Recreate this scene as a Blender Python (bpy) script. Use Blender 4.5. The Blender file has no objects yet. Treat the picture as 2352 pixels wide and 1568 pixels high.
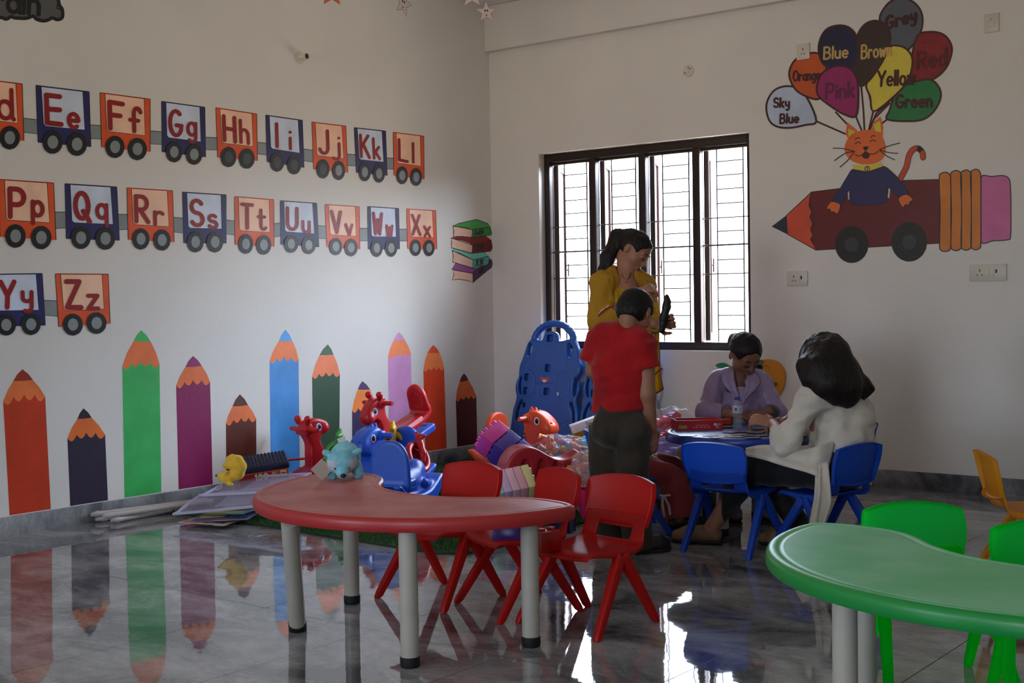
import bpy, bmesh, math, random
import numpy as np
from mathutils import Vector, Matrix, noise
from mathutils.geometry import tessellate_polygon
C = bpy.context.scene
random.seed(4)
PI = math.pi
# ------------------------------------------------------------------ camera
FPX = 2937.78; YAW, PITCH, ROLL = 0.668113, -0.0321712, -0.0162053
CAM = Vector((6.26401, -7.70906, 1.2))
_fw = Vector((-math.sin(YAW)*math.cos(PITCH), math.cos(YAW)*math.cos(PITCH), math.sin(PITCH)))
_rt = Vector((math.cos(YAW), math.sin(YAW), 0)); _up = _rt.cross(_fw)
RX = _rt*math.cos(ROLL) + _up*math.sin(ROLL); UX = _up*math.cos(ROLL) - _rt*math.sin(ROLL)
cd = bpy.data.cameras.new('camera'); cam = bpy.data.objects.new('camera', cd); C.collection.objects.link(cam)
cd.sensor_width = 36; cd.lens = FPX/2352*36; cd.clip_start = .05; cd.clip_end = 500
m = Matrix((RX, UX, -_fw)).transposed().to_4x4(); m.translation = CAM; cam.matrix_world = m
C.camera = cam
# ------------------------------------------------------------------ exposure, world, daylight
C.view_settings.view_transform = 'Standard'; C.view_settings.look = 'None'
C.view_settings.exposure = 0.10; C.view_settings.gamma = 1; C.view_settings.use_curve_mapping = False
SKY = (0.78, 0.93, 1.16); GROUND = (1.0, 0.87, 0.70); SKY_S = 15.0; GROUND_S = 14.0; HAZE = (.80, .93, 1.12); HAZE_S = 54.0; HAZE_DIR = (.66, .62, .42)
w = bpy.data.worlds.new('world'); C.world = w; w.use_nodes = True
nt = w.node_tree; nt.nodes.clear()
def N(t, **k):
    n = nt.nodes.new(t)
    for a, b in k.items(): setattr(n, a, b)
    return n
tc = N('ShaderNodeTexCoord'); sx = N('ShaderNodeSeparateXYZ'); mr = N('ShaderNodeMapRange'); mx = N('ShaderNodeMix', data_type='RGBA')
bg = N('ShaderNodeBackground'); wo = N('ShaderNodeOutputWorld')
nt.links.new(tc.outputs['Generated'], sx.inputs[0]); nt.links.new(sx.outputs[2], mr.inputs[0])
mr.inputs[1].default_value = -.06; mr.inputs[2].default_value = .10
nt.links.new(mr.outputs[0], mx.inputs[0])
mx.inputs[6].default_value = tuple(c*GROUND_S for c in GROUND)+(1,); mx.inputs[7].default_value = tuple(c*SKY_S for c in SKY)+(1,)
vd = N('ShaderNodeVectorMath', operation='DOT_PRODUCT'); vd.inputs[1].default_value = Vector(HAZE_DIR).normalized()
hz = N('ShaderNodeMapRange', interpolation_type='SMOOTHSTEP'); hz.inputs[1].default_value = math.cos(math.radians(34)); hz.inputs[2].default_value = math.cos(math.radians(9))
nt.links.new(tc.outputs['Generated'], vd.inputs[0]); nt.links.new(vd.outputs['Value'], hz.inputs[0])
ad = N('ShaderNodeMix', data_type='RGBA', blend_type='ADD'); ad.inputs[7].default_value = tuple(c*HAZE_S for c in HAZE)+(1,)   # bright haze of the sky near the sun
nt.links.new(hz.outputs[0], ad.inputs[0]); nt.links.new(mx.outputs[2], ad.inputs[6])
nt.links.new(ad.outputs[2], bg.inputs[0]); nt.links.new(bg.outputs[0], wo.inputs[0])
def portal(loc, rot, sx, sy):                       # sampling aid for the wall openings, gives no light of its own
    l = bpy.data.lights.new('portal', 'AREA'); l.shape = 'RECTANGLE'; l.size = sx; l.size_y = sy
    l.cycles.is_portal = True
    o = bpy.data.objects.new('portal', l); C.collection.objects.link(o); o.location = loc; o.rotation_euler = rot
cy = C.cycles
cy.use_denoising = True; cy.max_bounces = 8; cy.diffuse_bounces = 5; cy.glossy_bounces = 4; cy.transmission_bounces = 6
cy.transparent_max_bounces = 12; cy.caustics_reflective = False; cy.caustics_refractive = False; cy.sample_clamp_indirect = 6
# ------------------------------------------------------------------ helpers
def ray(px, py): return _fw + RX*((px-1176)/FPX) + UX*((784-py)/FPX)
def onL(px, py, off=0): d = ray(px, py); return CAM + d*((off-CAM.x)/d.x)        # on the left wall
def onR(px, py, off=0): d = ray(px, py); return CAM + d*((off-CAM.y)/d.y)        # on the window wall
def onF(px, py, z=0): d = ray(px, py); return CAM + d*((z-CAM.z)/d.z)            # on a level plane
def lin(c): return tuple(((v/255)/12.92 if v/255 <= .04045 else ((v/255+.055)/1.055)**2.4) for v in c)
MATS = {}
def mat(name, col, rough=.5, spec=.5, bump=0, bscale=60, trans=0, transl=0, metal=0, var=0, vscale=4, alpha=1, coat=0, ior=1.5, sheen=0, col2=None, emit=0, detail=4):
    """col: linear base colour"""
    if name in MATS: return MATS[name]
    m = bpy.data.materials.new(name); m.use_nodes = True; MATS[name] = m
    t = m.node_tree; b = t.nodes['Principled BSDF']; out = t.nodes['Material Output']
    b.inputs['Base Color'].default_value = (*col, 1); b.inputs['Roughness'].default_value = rough
    b.inputs['Specular IOR Level'].default_value = spec; b.inputs['Metallic'].default_value = metal
    b.inputs['Transmission Weight'].default_value = trans; b.inputs['IOR'].default_value = ior
    b.inputs['Alpha'].default_value = alpha; b.inputs['Coat Weight'].default_value = coat
    b.inputs['Sheen Weight'].default_value = sheen
    co = None
    def tex():
        nonlocal co
        if co is None: co = t.nodes.new('ShaderNodeTexCoord')
        return co.outputs['Object']
    if var or col2:
        n = t.nodes.new('ShaderNodeTexNoise'); n.inputs['Scale'].default_value = vscale; n.inputs['Detail'].default_value = detail
        t.links.new(tex(), n.inputs['Vector'])
        x = t.nodes.new('ShaderNodeMix'); x.data_type = 'RGBA'
        r = t.nodes.new('ShaderNodeMapRange'); r.inputs[1].default_value = .35; r.inputs[2].default_value = .65
        t.links.new(n.outputs[0], r.inputs[0]); t.links.new(r.outputs[0], x.inputs[0])
        c2 = col2 or tuple(c*(1+var) for c in col); c1 = col if col2 else tuple(c*(1-var) for c in col)
        x.inputs[6].default_value = (*c1, 1); x.inputs[7].default_value = (*c2, 1)
        t.links.new(x.outputs[2], b.inputs['Base Color'])
    if bump:
        n = t.nodes.new('ShaderNodeTexNoise'); n.inputs['Scale'].default_value = bscale; n.inputs['Detail'].default_value = 3
        t.links.new(tex(), n.inputs['Vector'])
        u = t.nodes.new('ShaderNodeBump'); u.inputs['Strength'].default_value = bump; u.inputs['Distance'].default_value = .01
        t.links.new(n.outputs[0], u.inputs['Height']); t.links.new(u.outputs[0], b.inputs['Normal'])
    if transl:
        d = t.nodes.new('ShaderNodeBsdfTranslucent'); d.inputs[0].default_value = (*col, 1)
        a = t.nodes.new('ShaderNodeMixShader'); a.inputs[0].default_value = transl
        t.links.new(b.outputs[0], a.inputs[1]); t.links.new(d.outputs[0], a.inputs[2]); t.links.new(a.outputs[0], out.inputs[0])
    return m
def smat(name, rgb, *a, **k): return mat(name, lin(rgb), *a, **k)
def put(name, me, parent=None, loc=None, rot=None):
    o = bpy.data.objects.new(name, me); C.collection.objects.link(o)
    if parent: o.parent = parent
    if loc is not None: o.location = loc
    if rot is not None: o.rotation_euler = rot
    return o
def tag(o, label=None, cat=None, group=None, kind=None):
    if label: o['label'] = label
    if cat: o['category'] = cat
    if group: o['group'] = group
    if kind: o['kind'] = kind
    return o
def thing(name, label, cat, loc=(0, 0, 0), rz=0, group=None, rot=None):
    o = put(name, None, None, loc, rot or (0, 0, rz)); o.empty_display_size = .05
    return tag(o, label, cat, group)
def mesh(name, verts, faces, mats, parent=None, smooth=False, idx=None, loc=None, rot=None):
    me = bpy.data.meshes.new(name); me.from_pydata([tuple(v) for v in verts], [], faces)
    if not isinstance(mats, (list, tuple)): mats = [mats]
    for k in mats: me.materials.append(k)
    if idx is not None: me.polygons.foreach_set('material_index', np.array(idx, dtype=np.int32))
    if smooth: me.polygons.foreach_set('use_smooth', [True]*len(me.polygons))
    me.update(); return put(name, me, parent, loc, rot)
class B:
    """collects solids into one mesh"""
    def __init__(s): s.v = []; s.f = []; s.i = []
    def add(s, vs, fs, k=0):
        n = len(s.v); s.v += [tuple(v) for v in vs]; s.f += [tuple(n+j for j in f) for f in fs]; s.i += [k]*len(fs); return s
    def box(s, lo, hi, k=0, M=None):
        a, b = lo, hi
        vs = [Vector((x, y, z)) for x in (a[0], b[0]) for y in (a[1], b[1]) for z in (a[2], b[2])]
        if M is not None: vs = [M @ v for v in vs]
        return s.add(vs, [(0, 1, 3, 2), (4, 6, 7, 5), (0, 4, 5, 1), (2, 3, 7, 6), (0, 2, 6, 4), (1, 5, 7, 3)], k)
    def tube(s, pts, r, n=10, k=0, caps=True, closed=False):
        pts = [Vector(p) for p in pts]; L = len(pts); rs = r if isinstance(r, (list, tuple)) else [r]*L
        rings = []; up = None
        for i, p in enumerate(pts):
            if closed: d = pts[(i+1) % L]-pts[i-1]
            else: d = pts[min(i+1, L-1)]-pts[max(i-1, 0)]
            d.normalize()
            if up is None: up = Vector((0, 0, 1)) if abs(d.z) < .9 else Vector((1, 0, 0))
            a = d.cross(up)
            if a.length < 1e-5: a = d.orthogonal()
            a.normalize(); up = a.cross(d); 
            rings.append([p+(a*math.cos(t)+up*math.sin(t))*rs[i] for t in [2*PI*j/n for j in range(n)]])
        vs = [v for g in rings for v in g]; fs = []
        for i in range(L if closed else L-1):
            for j in range(n):
                q = (j+1) % n; e = (i+1) % L
                fs.append((i*n+j, i*n+q, e*n+q, e*n+j))
        if caps and not closed: fs += [tuple(range(n))[::-1], tuple((L-1)*n+j for j in range(n))]
        return s.add(vs, fs, k)
    def lathe(s, prof, n=24, k=0, M=None):       # prof: (r, z)
        vs = []; fs = []
        for r, z in prof:
            for j in range(n):
                v = Vector((r*math.cos(2*PI*j/n), r*math.sin(2*PI*j/n), z)); vs.append(M @ v if M is not None else v)
        for i in range(len(prof)-1):
            for j in range(n): fs.append((i*n+j, i*n+(j+1) % n, (i+1)*n+(j+1) % n, (i+1)*n+j))
        if prof[0][0] > 1e-5: fs.append(tuple(range(n))[::-1])
        if prof[-1][0] > 1e-5: fs.append(tuple((len(prof)-1)*n+j for j in range(n)))
        return s.add(vs, fs, k)
    def prism(s, poly, d, k=0, M=None):         # poly in xz extruded along y from -d/2 to d/2
        n = len(poly); vs = [Vector((x, y, z)) for y in (-d/2, d/2) for x, z in poly]
        if M is not None: vs = [M @ v for v in vs]
        fs = [(i, (i+1) % n, n+(i+1) % n, n+i) for i in range(n)] + [tuple(range(n))[::-1], tuple(range(n, 2*n))]
        return s.add(vs, fs, k)
    def out(s, name, mats, parent=None, bevel=0, seg=2, smooth=False, loc=None, rot=None, angle=40):
        o = mesh(name, s.v, s.f, mats, parent, smooth, s.i, loc, rot)
        bm = bmesh.new(); bm.from_mesh(o.data)
        bmesh.ops.recalc_face_normals(bm, faces=bm.faces)
        if bevel:
            es = [e for e in bm.edges if len(e.link_faces) == 2 and e.calc_face_angle(0) > math.radians(angle)]
            bmesh.ops.bevel(bm, geom=es, offset=bevel, segments=seg, profile=.5, affect='EDGES', clamp_overlap=True)
        bm.to_mesh(o.data); bm.free()
        if smooth or bevel: 
            o.data.polygons.foreach_set('use_smooth', [True]*len(o.data.polygons))
            o.data.set_sharp_from_angle(angle=math.radians(angle))
        return o
def dup(root, loc=None, rz=None, label=None, group=None, parent=None):
    r = root.copy(); C.collection.objects.link(r)
    if parent: r.parent = parent
    if loc is not None: r.location = loc
    if rz is not None: r.rotation_euler = (0, 0, rz)
    if label: r['label'] = label
    if group: r['group'] = group
    for ch in list(root.children): dup(ch, parent=r)
    return r
# ------------------------------------------------------------------ room
WX0, WX1, WZ0, WZ1 = 0.463, 2.219, 0.826, 2.294       # window opening
RXM, RYM, RZM = 8.2, -10.6, 3.45
wallm = mat('plaster_wall', (.77, .75, .71),   .5, .45, bump=.10, bscale=85, var=.03, vscale=1.3)
tile = bpy.data.materials.new('polished_marble_tile'); tile.use_nodes = True
def floor_nodes(t, rough, grout, bump):
    b = t.nodes['Principled BSDF']; L = t.links.new
    g = t.nodes.new('ShaderNodeNewGeometry'); n1 = t.nodes.new('ShaderNodeTexNoise'); n2 = t.nodes.new('ShaderNodeTexNoise')
    mp = t.nodes.new('ShaderNodeMapping'); mp.inputs['Rotation'].default_value = (0, 0, .6); mp.inputs['Scale'].default_value = (1, 1.7, 1)
    L(g.outputs[0], mp.inputs[0]); L(mp.outputs[0], n1.inputs['Vector']); L(mp.outputs[0], n2.inputs['Vector'])
    n1.inputs['Scale'].default_value = 1.9; n1.inputs['Detail'].default_value = 8; n1.inputs['Distortion'].default_value = .5; n1.inputs['Roughness'].default_value = .68
    n2.inputs['Scale'].default_value = 6; n2.inputs['Detail'].default_value = 10; n2.inputs['Distortion'].default_value = 1.2; n2.inputs['Roughness'].default_value = .7
    r1 = t.nodes.new('ShaderNodeValToRGB'); e = r1.color_ramp.elements
    e[0].position = .36; e[0].color = (.07, .072, .08, 1); e[1].position = .64; e[1].color = (.38, .385, .40, 1)
    L(n1.outputs[0], r1.inputs[0])
    r2 = t.nodes.new('ShaderNodeValToRGB'); e = r2.color_ramp.elements          # thin veins
    e[0].position = .485; e[0].color = (1, 1, 1, 1); e[1].position = .5; e[1].color = (.55, .55, .57, 1); e.new(.515).color = (1, 1, 1, 1)
    L(n2.outputs[0], r2.inputs[0])
    mu = t.nodes.new('ShaderNodeMix'); mu.data_type = 'RGBA'; mu.blend_type = 'MULTIPLY'; mu.inputs[0].default_value = .8
    L(r1.outputs[0], mu.inputs[6]); L(r2.outputs[0], mu.inputs[7]); col = mu.outputs[2]
    if grout:
        s = t.nodes.new('ShaderNodeSeparateXYZ'); L(g.outputs[0], s.inputs[0])
        def line(o, off, per):
            a = t.nodes.new('ShaderNodeMath'); a.operation = 'SUBTRACT'; a.inputs[1].default_value = off; L(o, a.inputs[0])
            q = t.nodes.new('ShaderNodeMath'); q.operation = 'PINGPONG'; q.inputs[1].default_value = per/2; L(a.outputs[0], q.inputs[0])
            c = t.nodes.new('ShaderNodeMath'); c.operation = 'LESS_THAN'; c.inputs[1].default_value = .0019; L(q.outputs[0], c.inputs[0]); return c.outputs[0]
        a, c = line(s.outputs[0], 2.37, .6), line(s.outputs[1], -4.38, 1.2)
        k = t.nodes.new('ShaderNodeMath'); k.operation = 'MAXIMUM'; L(a, k.inputs[0]); L(c, k.inputs[1])
        x = t.nodes.new('ShaderNodeMix'); x.data_type = 'RGBA'; L(k.outputs[0], x.inputs[0]); L(col, x.inputs[6]); x.inputs[7].default_value = (.05, .047, .045, 1)
        col = x.outputs[2]
        ra = t.nodes.new('ShaderNodeMath'); ra.operation = 'MULTIPLY_ADD'; ra.inputs[1].default_value = .5; ra.inputs[2].default_value = rough
        L(k.outputs[0], ra.inputs[0]); L(ra.outputs[0], b.inputs['Roughness'])
        sp = t.nodes.new('ShaderNodeMath'); sp.operation = 'MULTIPLY_ADD'; sp.inputs[1].default_value = -.42; sp.inputs[2].default_value = .5
        L(k.outputs[0], sp.inputs[0]); L(sp.outputs[0], b.inputs['Specular IOR Level'])
    else: b.inputs['Roughness'].default_value = rough
    L(col, b.inputs['Base Color'])
    if bump:
        n3 = t.nodes.new('ShaderNodeTexNoise'); n3.inputs['Scale'].default_value = 7; n3.inputs['Detail'].default_value = 2
        L(g.outputs[0], n3.inputs['Vector'])
        u = t.nodes.new('ShaderNodeBump'); u.inputs['Strength'].default_value = bump; u.inputs['Distance'].default_value = .01
        L(n3.outputs[0], u.inputs['Height']); L(u.outputs[0], b.inputs['Normal'])
    b.inputs['IOR'].default_value = 1.6
floor_nodes(tile.node_tree, .03, True, .05)
skirt = bpy.data.materials.new('grey_marble_skirting'); skirt.use_nodes = True; floor_nodes(skirt.node_tree, .25, False, 0)
def struct(o, label=None): return tag(o, label, kind='structure')
struct(B().box((-.2, RYM-.2, -.12), (RXM+.2, .2, 0)).out('floor', tile))
wall_left = struct(B().box((-.2, RYM-.2, 0), (0, .2, RZM)).out('wall_left', wallm))
b = B()
b.box((0, 0, 0), (WX0, .2, RZM)).box((WX1, 0, 0), (RXM, .2, RZM)).box((WX0, 0, 0), (WX1, .2, WZ0)).box((WX0, 0, WZ1), (WX1, .2, RZM))
wall_back = struct(b.out('wall_back', wallm))
# walls behind the camera, with unseen openings added and sized for fill light
OPN = [(1.2, 2.5, .9, 2.3), (5.2, 6.5, .9, 2.3)]
b = B(); xs = 0
for x0, x1, z0, z1 in OPN:
    b.box((xs, RYM-.2, 0), (x0, RYM, RZM)).box((x0, RYM-.2, 0), (x1, RYM, z0)).box((x0, RYM-.2, z1), (x1, RYM, RZM)); xs = x1
b.box((xs, RYM-.2, 0), (RXM, RYM, RZM))
struct(b.out('wall_front', wallm))
struct(B().box((RXM, RYM-.2, 0), (RXM+.2, .2, RZM)).out('wall_right', wallm))
struct(B().box((-.2, RYM-.2, RZM), (RXM+.2, .2, RZM+.15)).out('ceiling', mat('ceiling_paint', (.8, .79, .77), .7)))
struct(B().box((0.001, -.059, 3.109), (RXM-.001, -.001, RZM-.001)).out('trim_1', wallm, bevel=.004))
struct(B().box((0, RYM+.001, 0), (.014, -.001, .104)).out('baseboard_left', skirt, bevel=.002))
struct(B().box((.015, -.014, 0), (RXM-.001, 0, .104)).out('baseboard_back', skirt, bevel=.002))
portal(((WX0+WX1)/2, .19, (WZ0+WZ1)/2), (-PI/2, 0, 0), WX1-WX0, WZ1-WZ0)
for x0, x1, z0, z1 in OPN: portal(((x0+x1)/2, RYM-.19, (z0+z1)/2), (PI/2, 0, 0), x1-x0, z1-z0)
# ------------------------------------------------------------------ window
brown = smat('dark_brown_window_frame', (46, 33, 31), .45, .3)
barm = smat('window_grille_steel', (58, 50, 56), .4)
glass = mat('tinted_window_glass', (.16, .11, .10), .12, .8, alpha=.88)
win = struct(put('window_1', None, None, (0, 0, 0)), 'four bay window with dark brown frames and iron grille')
FY, FD = .062, .052
mul = [onR(a, 600, FY).x for a in (1363, 1477, 1601)]
fb = B()
fb.box((WX0+.002, FY, WZ0+.002), (WX0+.052, FY+FD, WZ1-.002)).box((WX1-.052, FY, WZ0+.002), (WX1-.002, FY+FD, WZ1-.002))
fb.box((WX0+.052, FY, WZ1-.062), (WX1-.052, FY+FD, WZ1-.002)).box((WX0+.052, FY, WZ0+.002), (WX1-.052, FY+FD, WZ0+.062))
fb.box((WX0+.052, FY+.02, WZ1-.085), (WX1-.052, FY+FD+.01, WZ1-.063))
fb.out('window_frame', brown, win, bevel=.004)
edges = [WX0+.05]+mul+[WX1-.05]
for x in mul: B().box((x-.03, FY-.004, WZ0+.0625), (x+.03, FY+FD, WZ1-.0625)).out('mullion', brown, win, bevel=.004)
zb = [onR(1330, 260+v/2.8, FY+.03).z for v in (390, 473, 555, 640, 725, 805, 887, 975, 1058, 1140, 1222, 1305, 1388)]
for k in range(4):
    x0 = edges[k]+(.03 if k else .002); x1 = edges[k+1]-(.03 if k < 3 else .002); wd = x1-x0
    g = B(); xa, xb = x0+wd*.30, x0+wd*.86
    for x in (xa, xb): g.tube([(x, FY+.045, WZ0+.063), (x, FY+.045, WZ1-.063)], .0055, 8)
    for j, z in enumerate(zb):
        full = j in (4, 6, 8); g.tube([(x0 if full else xa, FY+.047, z), (x1 if full else xb, FY+.047, z)], .0065 if j == 6 else .0042, 8)
    g.out('window_grille', barm, win, smooth=True)
    # casement swung outwards about its left hinge
    a = math.radians(117); M = Matrix.Translation((x0+.010, FY+FD+.020, 0)) @ Matrix.Rotation(a, 4, 'Z')
    s = B(); z0, z1 = WZ0+.07, WZ1-.07; L = wd+.02; st = .05
    s.box((0, -.018, z0), (st, .018, z1), M=M).box((L-st, -.018, z0), (L, .018, z1), M=M)
    s.box((st, -.018, z0), (L-st, .018, z0+st), M=M).box((st, -.018, z1-st), (L-st, .018, z1), M=M)
    c = s.out('casement', brown, win, bevel=.003)
    B().box((st-.004, -.003, z0+st-.004), (L-st+.004, .003, z1-st+.004), M=M).out('glass_pane', glass, c)
    h = B(); h.tube([M @ Vector((L-.02, -.03, 1.38+q)) for q in (0, .1)], .007, 8).tube([M @ Vector((L-.02, -.012, 1.43)), M @ Vector((L-.02, -.03, 1.43))], .006, 8)
    h.out('handle', smat('dark_handle', (40, 38, 40), .3), c, smooth=True)
B().box((WX0+.001, .002, WZ0-.0), (WX1-.001, FY, WZ0+.006)).out('sill', mat('window_sill_stone', (.7, .68, .64), .4), win)
# ------------------------------------------------------------------ painted lettering: a hand-drawn round-nib alphabet
def A(cx, cy, rx, ry, a0, a1, n=None):
    n = n or max(4, int(abs(a1-a0)/22)+1)
    return [(cx+rx*math.cos(math.radians(a0+(a1-a0)*i/n)), cy+ry*math.sin(math.radians(a0+(a1-a0)*i/n))) for i in range(n+1)]
bowl = lambda cx, r=.25: A(cx, .3, r, .3, 0, 360)
GL = {
 'A': (.66, [[(0, 0), (.33, 1)], [(.33, 1), (.66, 0)], [(.14, .36), (.52, .36)]]),
 'B': (.6, [[(0, 0), (0, 1)], [(0, 1), (.28, 1)]+A(.28, .77, .24, .23, 80, -90)+[(0, .54)], [(0, .54), (.3, .54)]+A(.3, .27, .28, .27, 80, -90)+[(0, 0)]]),
 'C': (.68, [A(.36, .5, .36, .5, 45, 315)]),
 'D': (.66, [[(0, 0), (0, 1)], [(0, 1), (.2, 1)]+A(.2, .5, .46, .5, 85, -90)+[(0, 0)]]),
 'E': (.58, [[(0, 0), (0, 1)], [(0, 1), (.56, 1)], [(0, .5), (.54, .52)], [(0, 0), (.58, 0)]]),
 'F': (.56, [[(0, 0), (0, 1)], [(0, 1), (.56, .98)], [(0, .52), (.44, .52)]]),
 'G': (.72, [A(.38, .5, .38, .5, 50, 330)+[(.72, .42)], [(.42, .42), (.74, .42)]]),
 'H': (.6, [[(0, 0), (0, 1)], [(.6, 0), (.6, 1)], [(0, .5), (.6, .5)]]),
 'I': (.02, [[(0, 0), (0, 1)]]),
 'J': (.5, [[(.5, 1), (.5, .26)]+A(.26, .26, .24, .26, 0, -160)]),
 'K': (.58, [[(0, 0), (0, 1)], [(.54, 1), (.03, .44)], [(.18, .58), (.58, 0)]]),
 'L': (.48, [[(0, 1), (0, .05)], [(0, .03), (.48, 0)]]),
 'M': (.7, [[(0, 0), (.05, 1)], [(.05, 1), (.35, .3)], [(.35, .3), (.65, 1)], [(.65, 1), (.7, 0)]]),
 'N': (.62, [[(0, 0), (0, 1)], [(0, 1), (.62, 0)], [(.62, 0), (.62, 1)]]),
 'O': (.76, [A(.38, .5, .38, .5, 0, 360)]),
 'P': (.58, [[(0, 0), (0, 1)], [(0, 1), (.28, 1)]+A(.28, .72, .29, .28, 85, -90)+[(0, .44)]]),
 'Q': (.8, [A(.38, .52, .38, .48, 0, 360), [(.46, .32), (.82, -.06)]]),
 'R': (.6, [[(0, 0), (0, 1)], [(0, 1), (.28, 1)]+A(.28, .74, .27, .26, 85, -90)+[(0, .48)], [(.2, .48), (.6, 0)]]),
 'S': (.58, [A(.3, .75, .27, .25, 30, 270)+A(.3, .25, .29, .25, 90, -150)]),
 'T': (.66, [[(0, 1), (.66, 1)], [(.33, 1), (.33, 0)]]),
 'U': (.6, [[(0, 1), (0, .3)]+A(.3, .3, .3, .3, 180, 360)+[(.6, 1)]]),
 'V': (.66, [[(0, 1), (.33, 0)], [(.33, 0), (.66, 1)]]),
 'W': (.9, [[(0, 1), (.2, 0)], [(.2, 0), (.45, .7)], [(.45, .7), (.68, 0)], [(.68, 0), (.9, 1)]]),
 'X': (.66, [[(0, 1), (.66, 0)], [(.62, 1), (.02, 0)]]),
 'Y': (.66, [[(0, 1), (.33, .46)], [(.66, 1), (.33, .46)], [(.33, .46), (.3, 0)]]),
 'Z': (.66, [[(.04, 1), (.64, 1)], [(.64, 1), (0, 0)], [(0, 0), (.66, 0)]]),
 'a': (.5, [bowl(.25), [(.5, .6), (.5, .08), (.56, 0)]]),
 'b': (.5, [[(0, 1), (0, 0)], bowl(.25)]),
 'c': (.44, [A(.24, .3, .24, .3, 50, 310)]),
 'd': (.5, [bowl(.25), [(.5, 1.02), (.5, .08), (.56, 0)]]),
 'e': (.5, [[(.03, .30), (.47, .31)], A(.25, .3, .25, .3, 5, 310)]),
 'f': (.42, [[(.18, 0), (.18, .72)]+A(.34, .74, .16, .24, 180, 20), [(0, .46), (.38, .46)]]),
 'g': (.5, [bowl(.25), [(.5, .6), (.5, -.12)]+A(.27, -.12, .23, .2, 0, -140)]),
 'h': (.46, [[(0, 1), (0, 0)], [(0, .3)]+A(.23, .34, .23, .26, 170, 0)+[(.46, 0)]]),
 'i': (.02, [[(0, 0), (0, .52)], [(0, .8), (.01, .81)]]),
 'j': (.3, [[(.3, .56), (.3, 0)]+A(.12, .0, .18, .2, 0, -130), [(.29, .82), (.3, .83)]]),
 'k': (.44, [[(0, 1), (0, 0)], [(.4, .6), (.03, .24)], [(.14, .34), (.44, 0)]]),
 'l': (.02, [[(0, 1), (0, 0)]]),
 'm': (.72, [[(0, .6), (0, 0)], [(0, .3)]+A(.18, .36, .18, .24, 170, 0)+[(.36, 0)], [(.36, .3)]+A(.54, .36, .18, .24, 170, 0)+[(.72, 0)]]),
 'n': (.44, [[(0, .6), (0, 0)], [(0, .3)]+A(.22, .36, .22, .24, 170, 0)+[(.44, 0)]]),
 'o': (.5, [bowl(.25)]),
 'p': (.5, [[(0, .6), (0, -.34)], bowl(.25)]),
 'q': (.5, [bowl(.25), [(.5, .6), (.5, -.36)]]),
 'r': (.36, [[(0, .6), (0, 0)], [(0, .3)]+A(.2, .36, .2, .24, 170, 45)]),
 's': (.4, [A(.2, .45, .18, .15, 35, 270)+A(.2, .15, .2, .15, 90, -150)]),
 't': (.4, [[(.16, .9), (.16, .18)]+A(.3, .16, .14, .16, 180, 330), [(0, .58), (.36, .58)]]),
 'u': (.46, [[(0, .6), (0, .22)]+A(.22, .22, .22, .22, 180, 360)+[(.44, .6)], [(.44, .3), (.46, 0)]]),
 'v': (.46, [[(0, .6), (.23, 0)], [(.23, 0), (.46, .6)]]),
 'w': (.6, [[(0, .6), (.13, 0)], [(.13, 0), (.3, .5)], [(.3, .5), (.46, 0)], [(.46, 0), (.6, .6)]]),
 'x': (.46, [[(0, .6), (.46, 0)], [(.46, .6), (0, 0)]]),
 'y': (.46, [[(0, .6), (0, .4)]+A(.22, .34, .22, .18, 180, 360), [(.44, .6), (.44, -.1)]+A(.22, -.1, .22, .22, 0, -120)]),
 'z': (.46, [[(.02, .6), (.46, .6)], [(.46, .6), (0, 0)], [(0, 0), (.46, 0)]]),
 '0': (.56, [A(.28, .5, .28, .5, 0, 360)]), '1': (.2, [[(0, .78), (.18, 1)], [(.18, 1), (.18, 0)]]),
 '2': (.52, [A(.26, .72, .26, .28, 160, -20)+[(.0, 0)], [(0, 0), (.54, 0)]]),
 '3': (.5, [A(.22, .76, .24, .24, 150, -80), A(.22, .27, .27, .27, 80, -150)]),
 '4': (.56, [[(.3, 1), (0, .36)], [(0, .36), (.56, .36)], [(.42, .7), (.42, 0)]]),
 # two letters of the Devanagari alphabet
 '@': (.9, [A(.22, .74, .2, .2, 150, -80), A(.2, .3, .27, .27, 80, -150), [(.3, .52), (.66, .5)], [(.66, .95), (.66, 0)], [(.1, .98), (.86, 1)]]),
 '#': (1.3, [A(.22, .74, .2, .2, 150, -80), A(.2, .3, .27, .27, 80, -150), [(.3, .52), (.66, .5)], [(.66, .95), (.66, 0)], [(1.0, .95), (1.0, 0)], [(.1, .98), (1.2, 1)]]),
}
def smooth_open(pts, n=4):
    if len(pts) < 3: return pts
    out = []
    P = [pts[0]]+list(pts)+[pts[-1]]
    for i in range(1, len(P)-2):
        for k in range(n):
            t = k/n; out.append(tuple(.5*((2*P[i][a])+(-P[i-1][a]+P[i+1][a])*t+(2*P[i-1][a]-5*P[i][a]+4*P[i+1][a]-P[i+2][a])*t*t+(-P[i-1][a]+3*P[i][a]-3*P[i+1][a]+P[i+2][a])*t**3) for a in range(len(pts[0]))))
    return out+[tuple(pts[-1])]
def smooth_closed(pts, n=4):
    out = []; L = len(pts)
    for i in range(L):
        a, b, c, d = pts[i-1], pts[i], pts[(i+1) % L], pts[(i+2) % L]
        for k in range(n):
            t = k/n; out.append(tuple(.5*(2*b[j]+(c[j]-a[j])*t+(2*a[j]-5*b[j]+4*c[j]-d[j])*t*t+(3*b[j]-a[j]-3*c[j]+d[j])*t**3) for j in (0, 1)))
    return out
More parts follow.
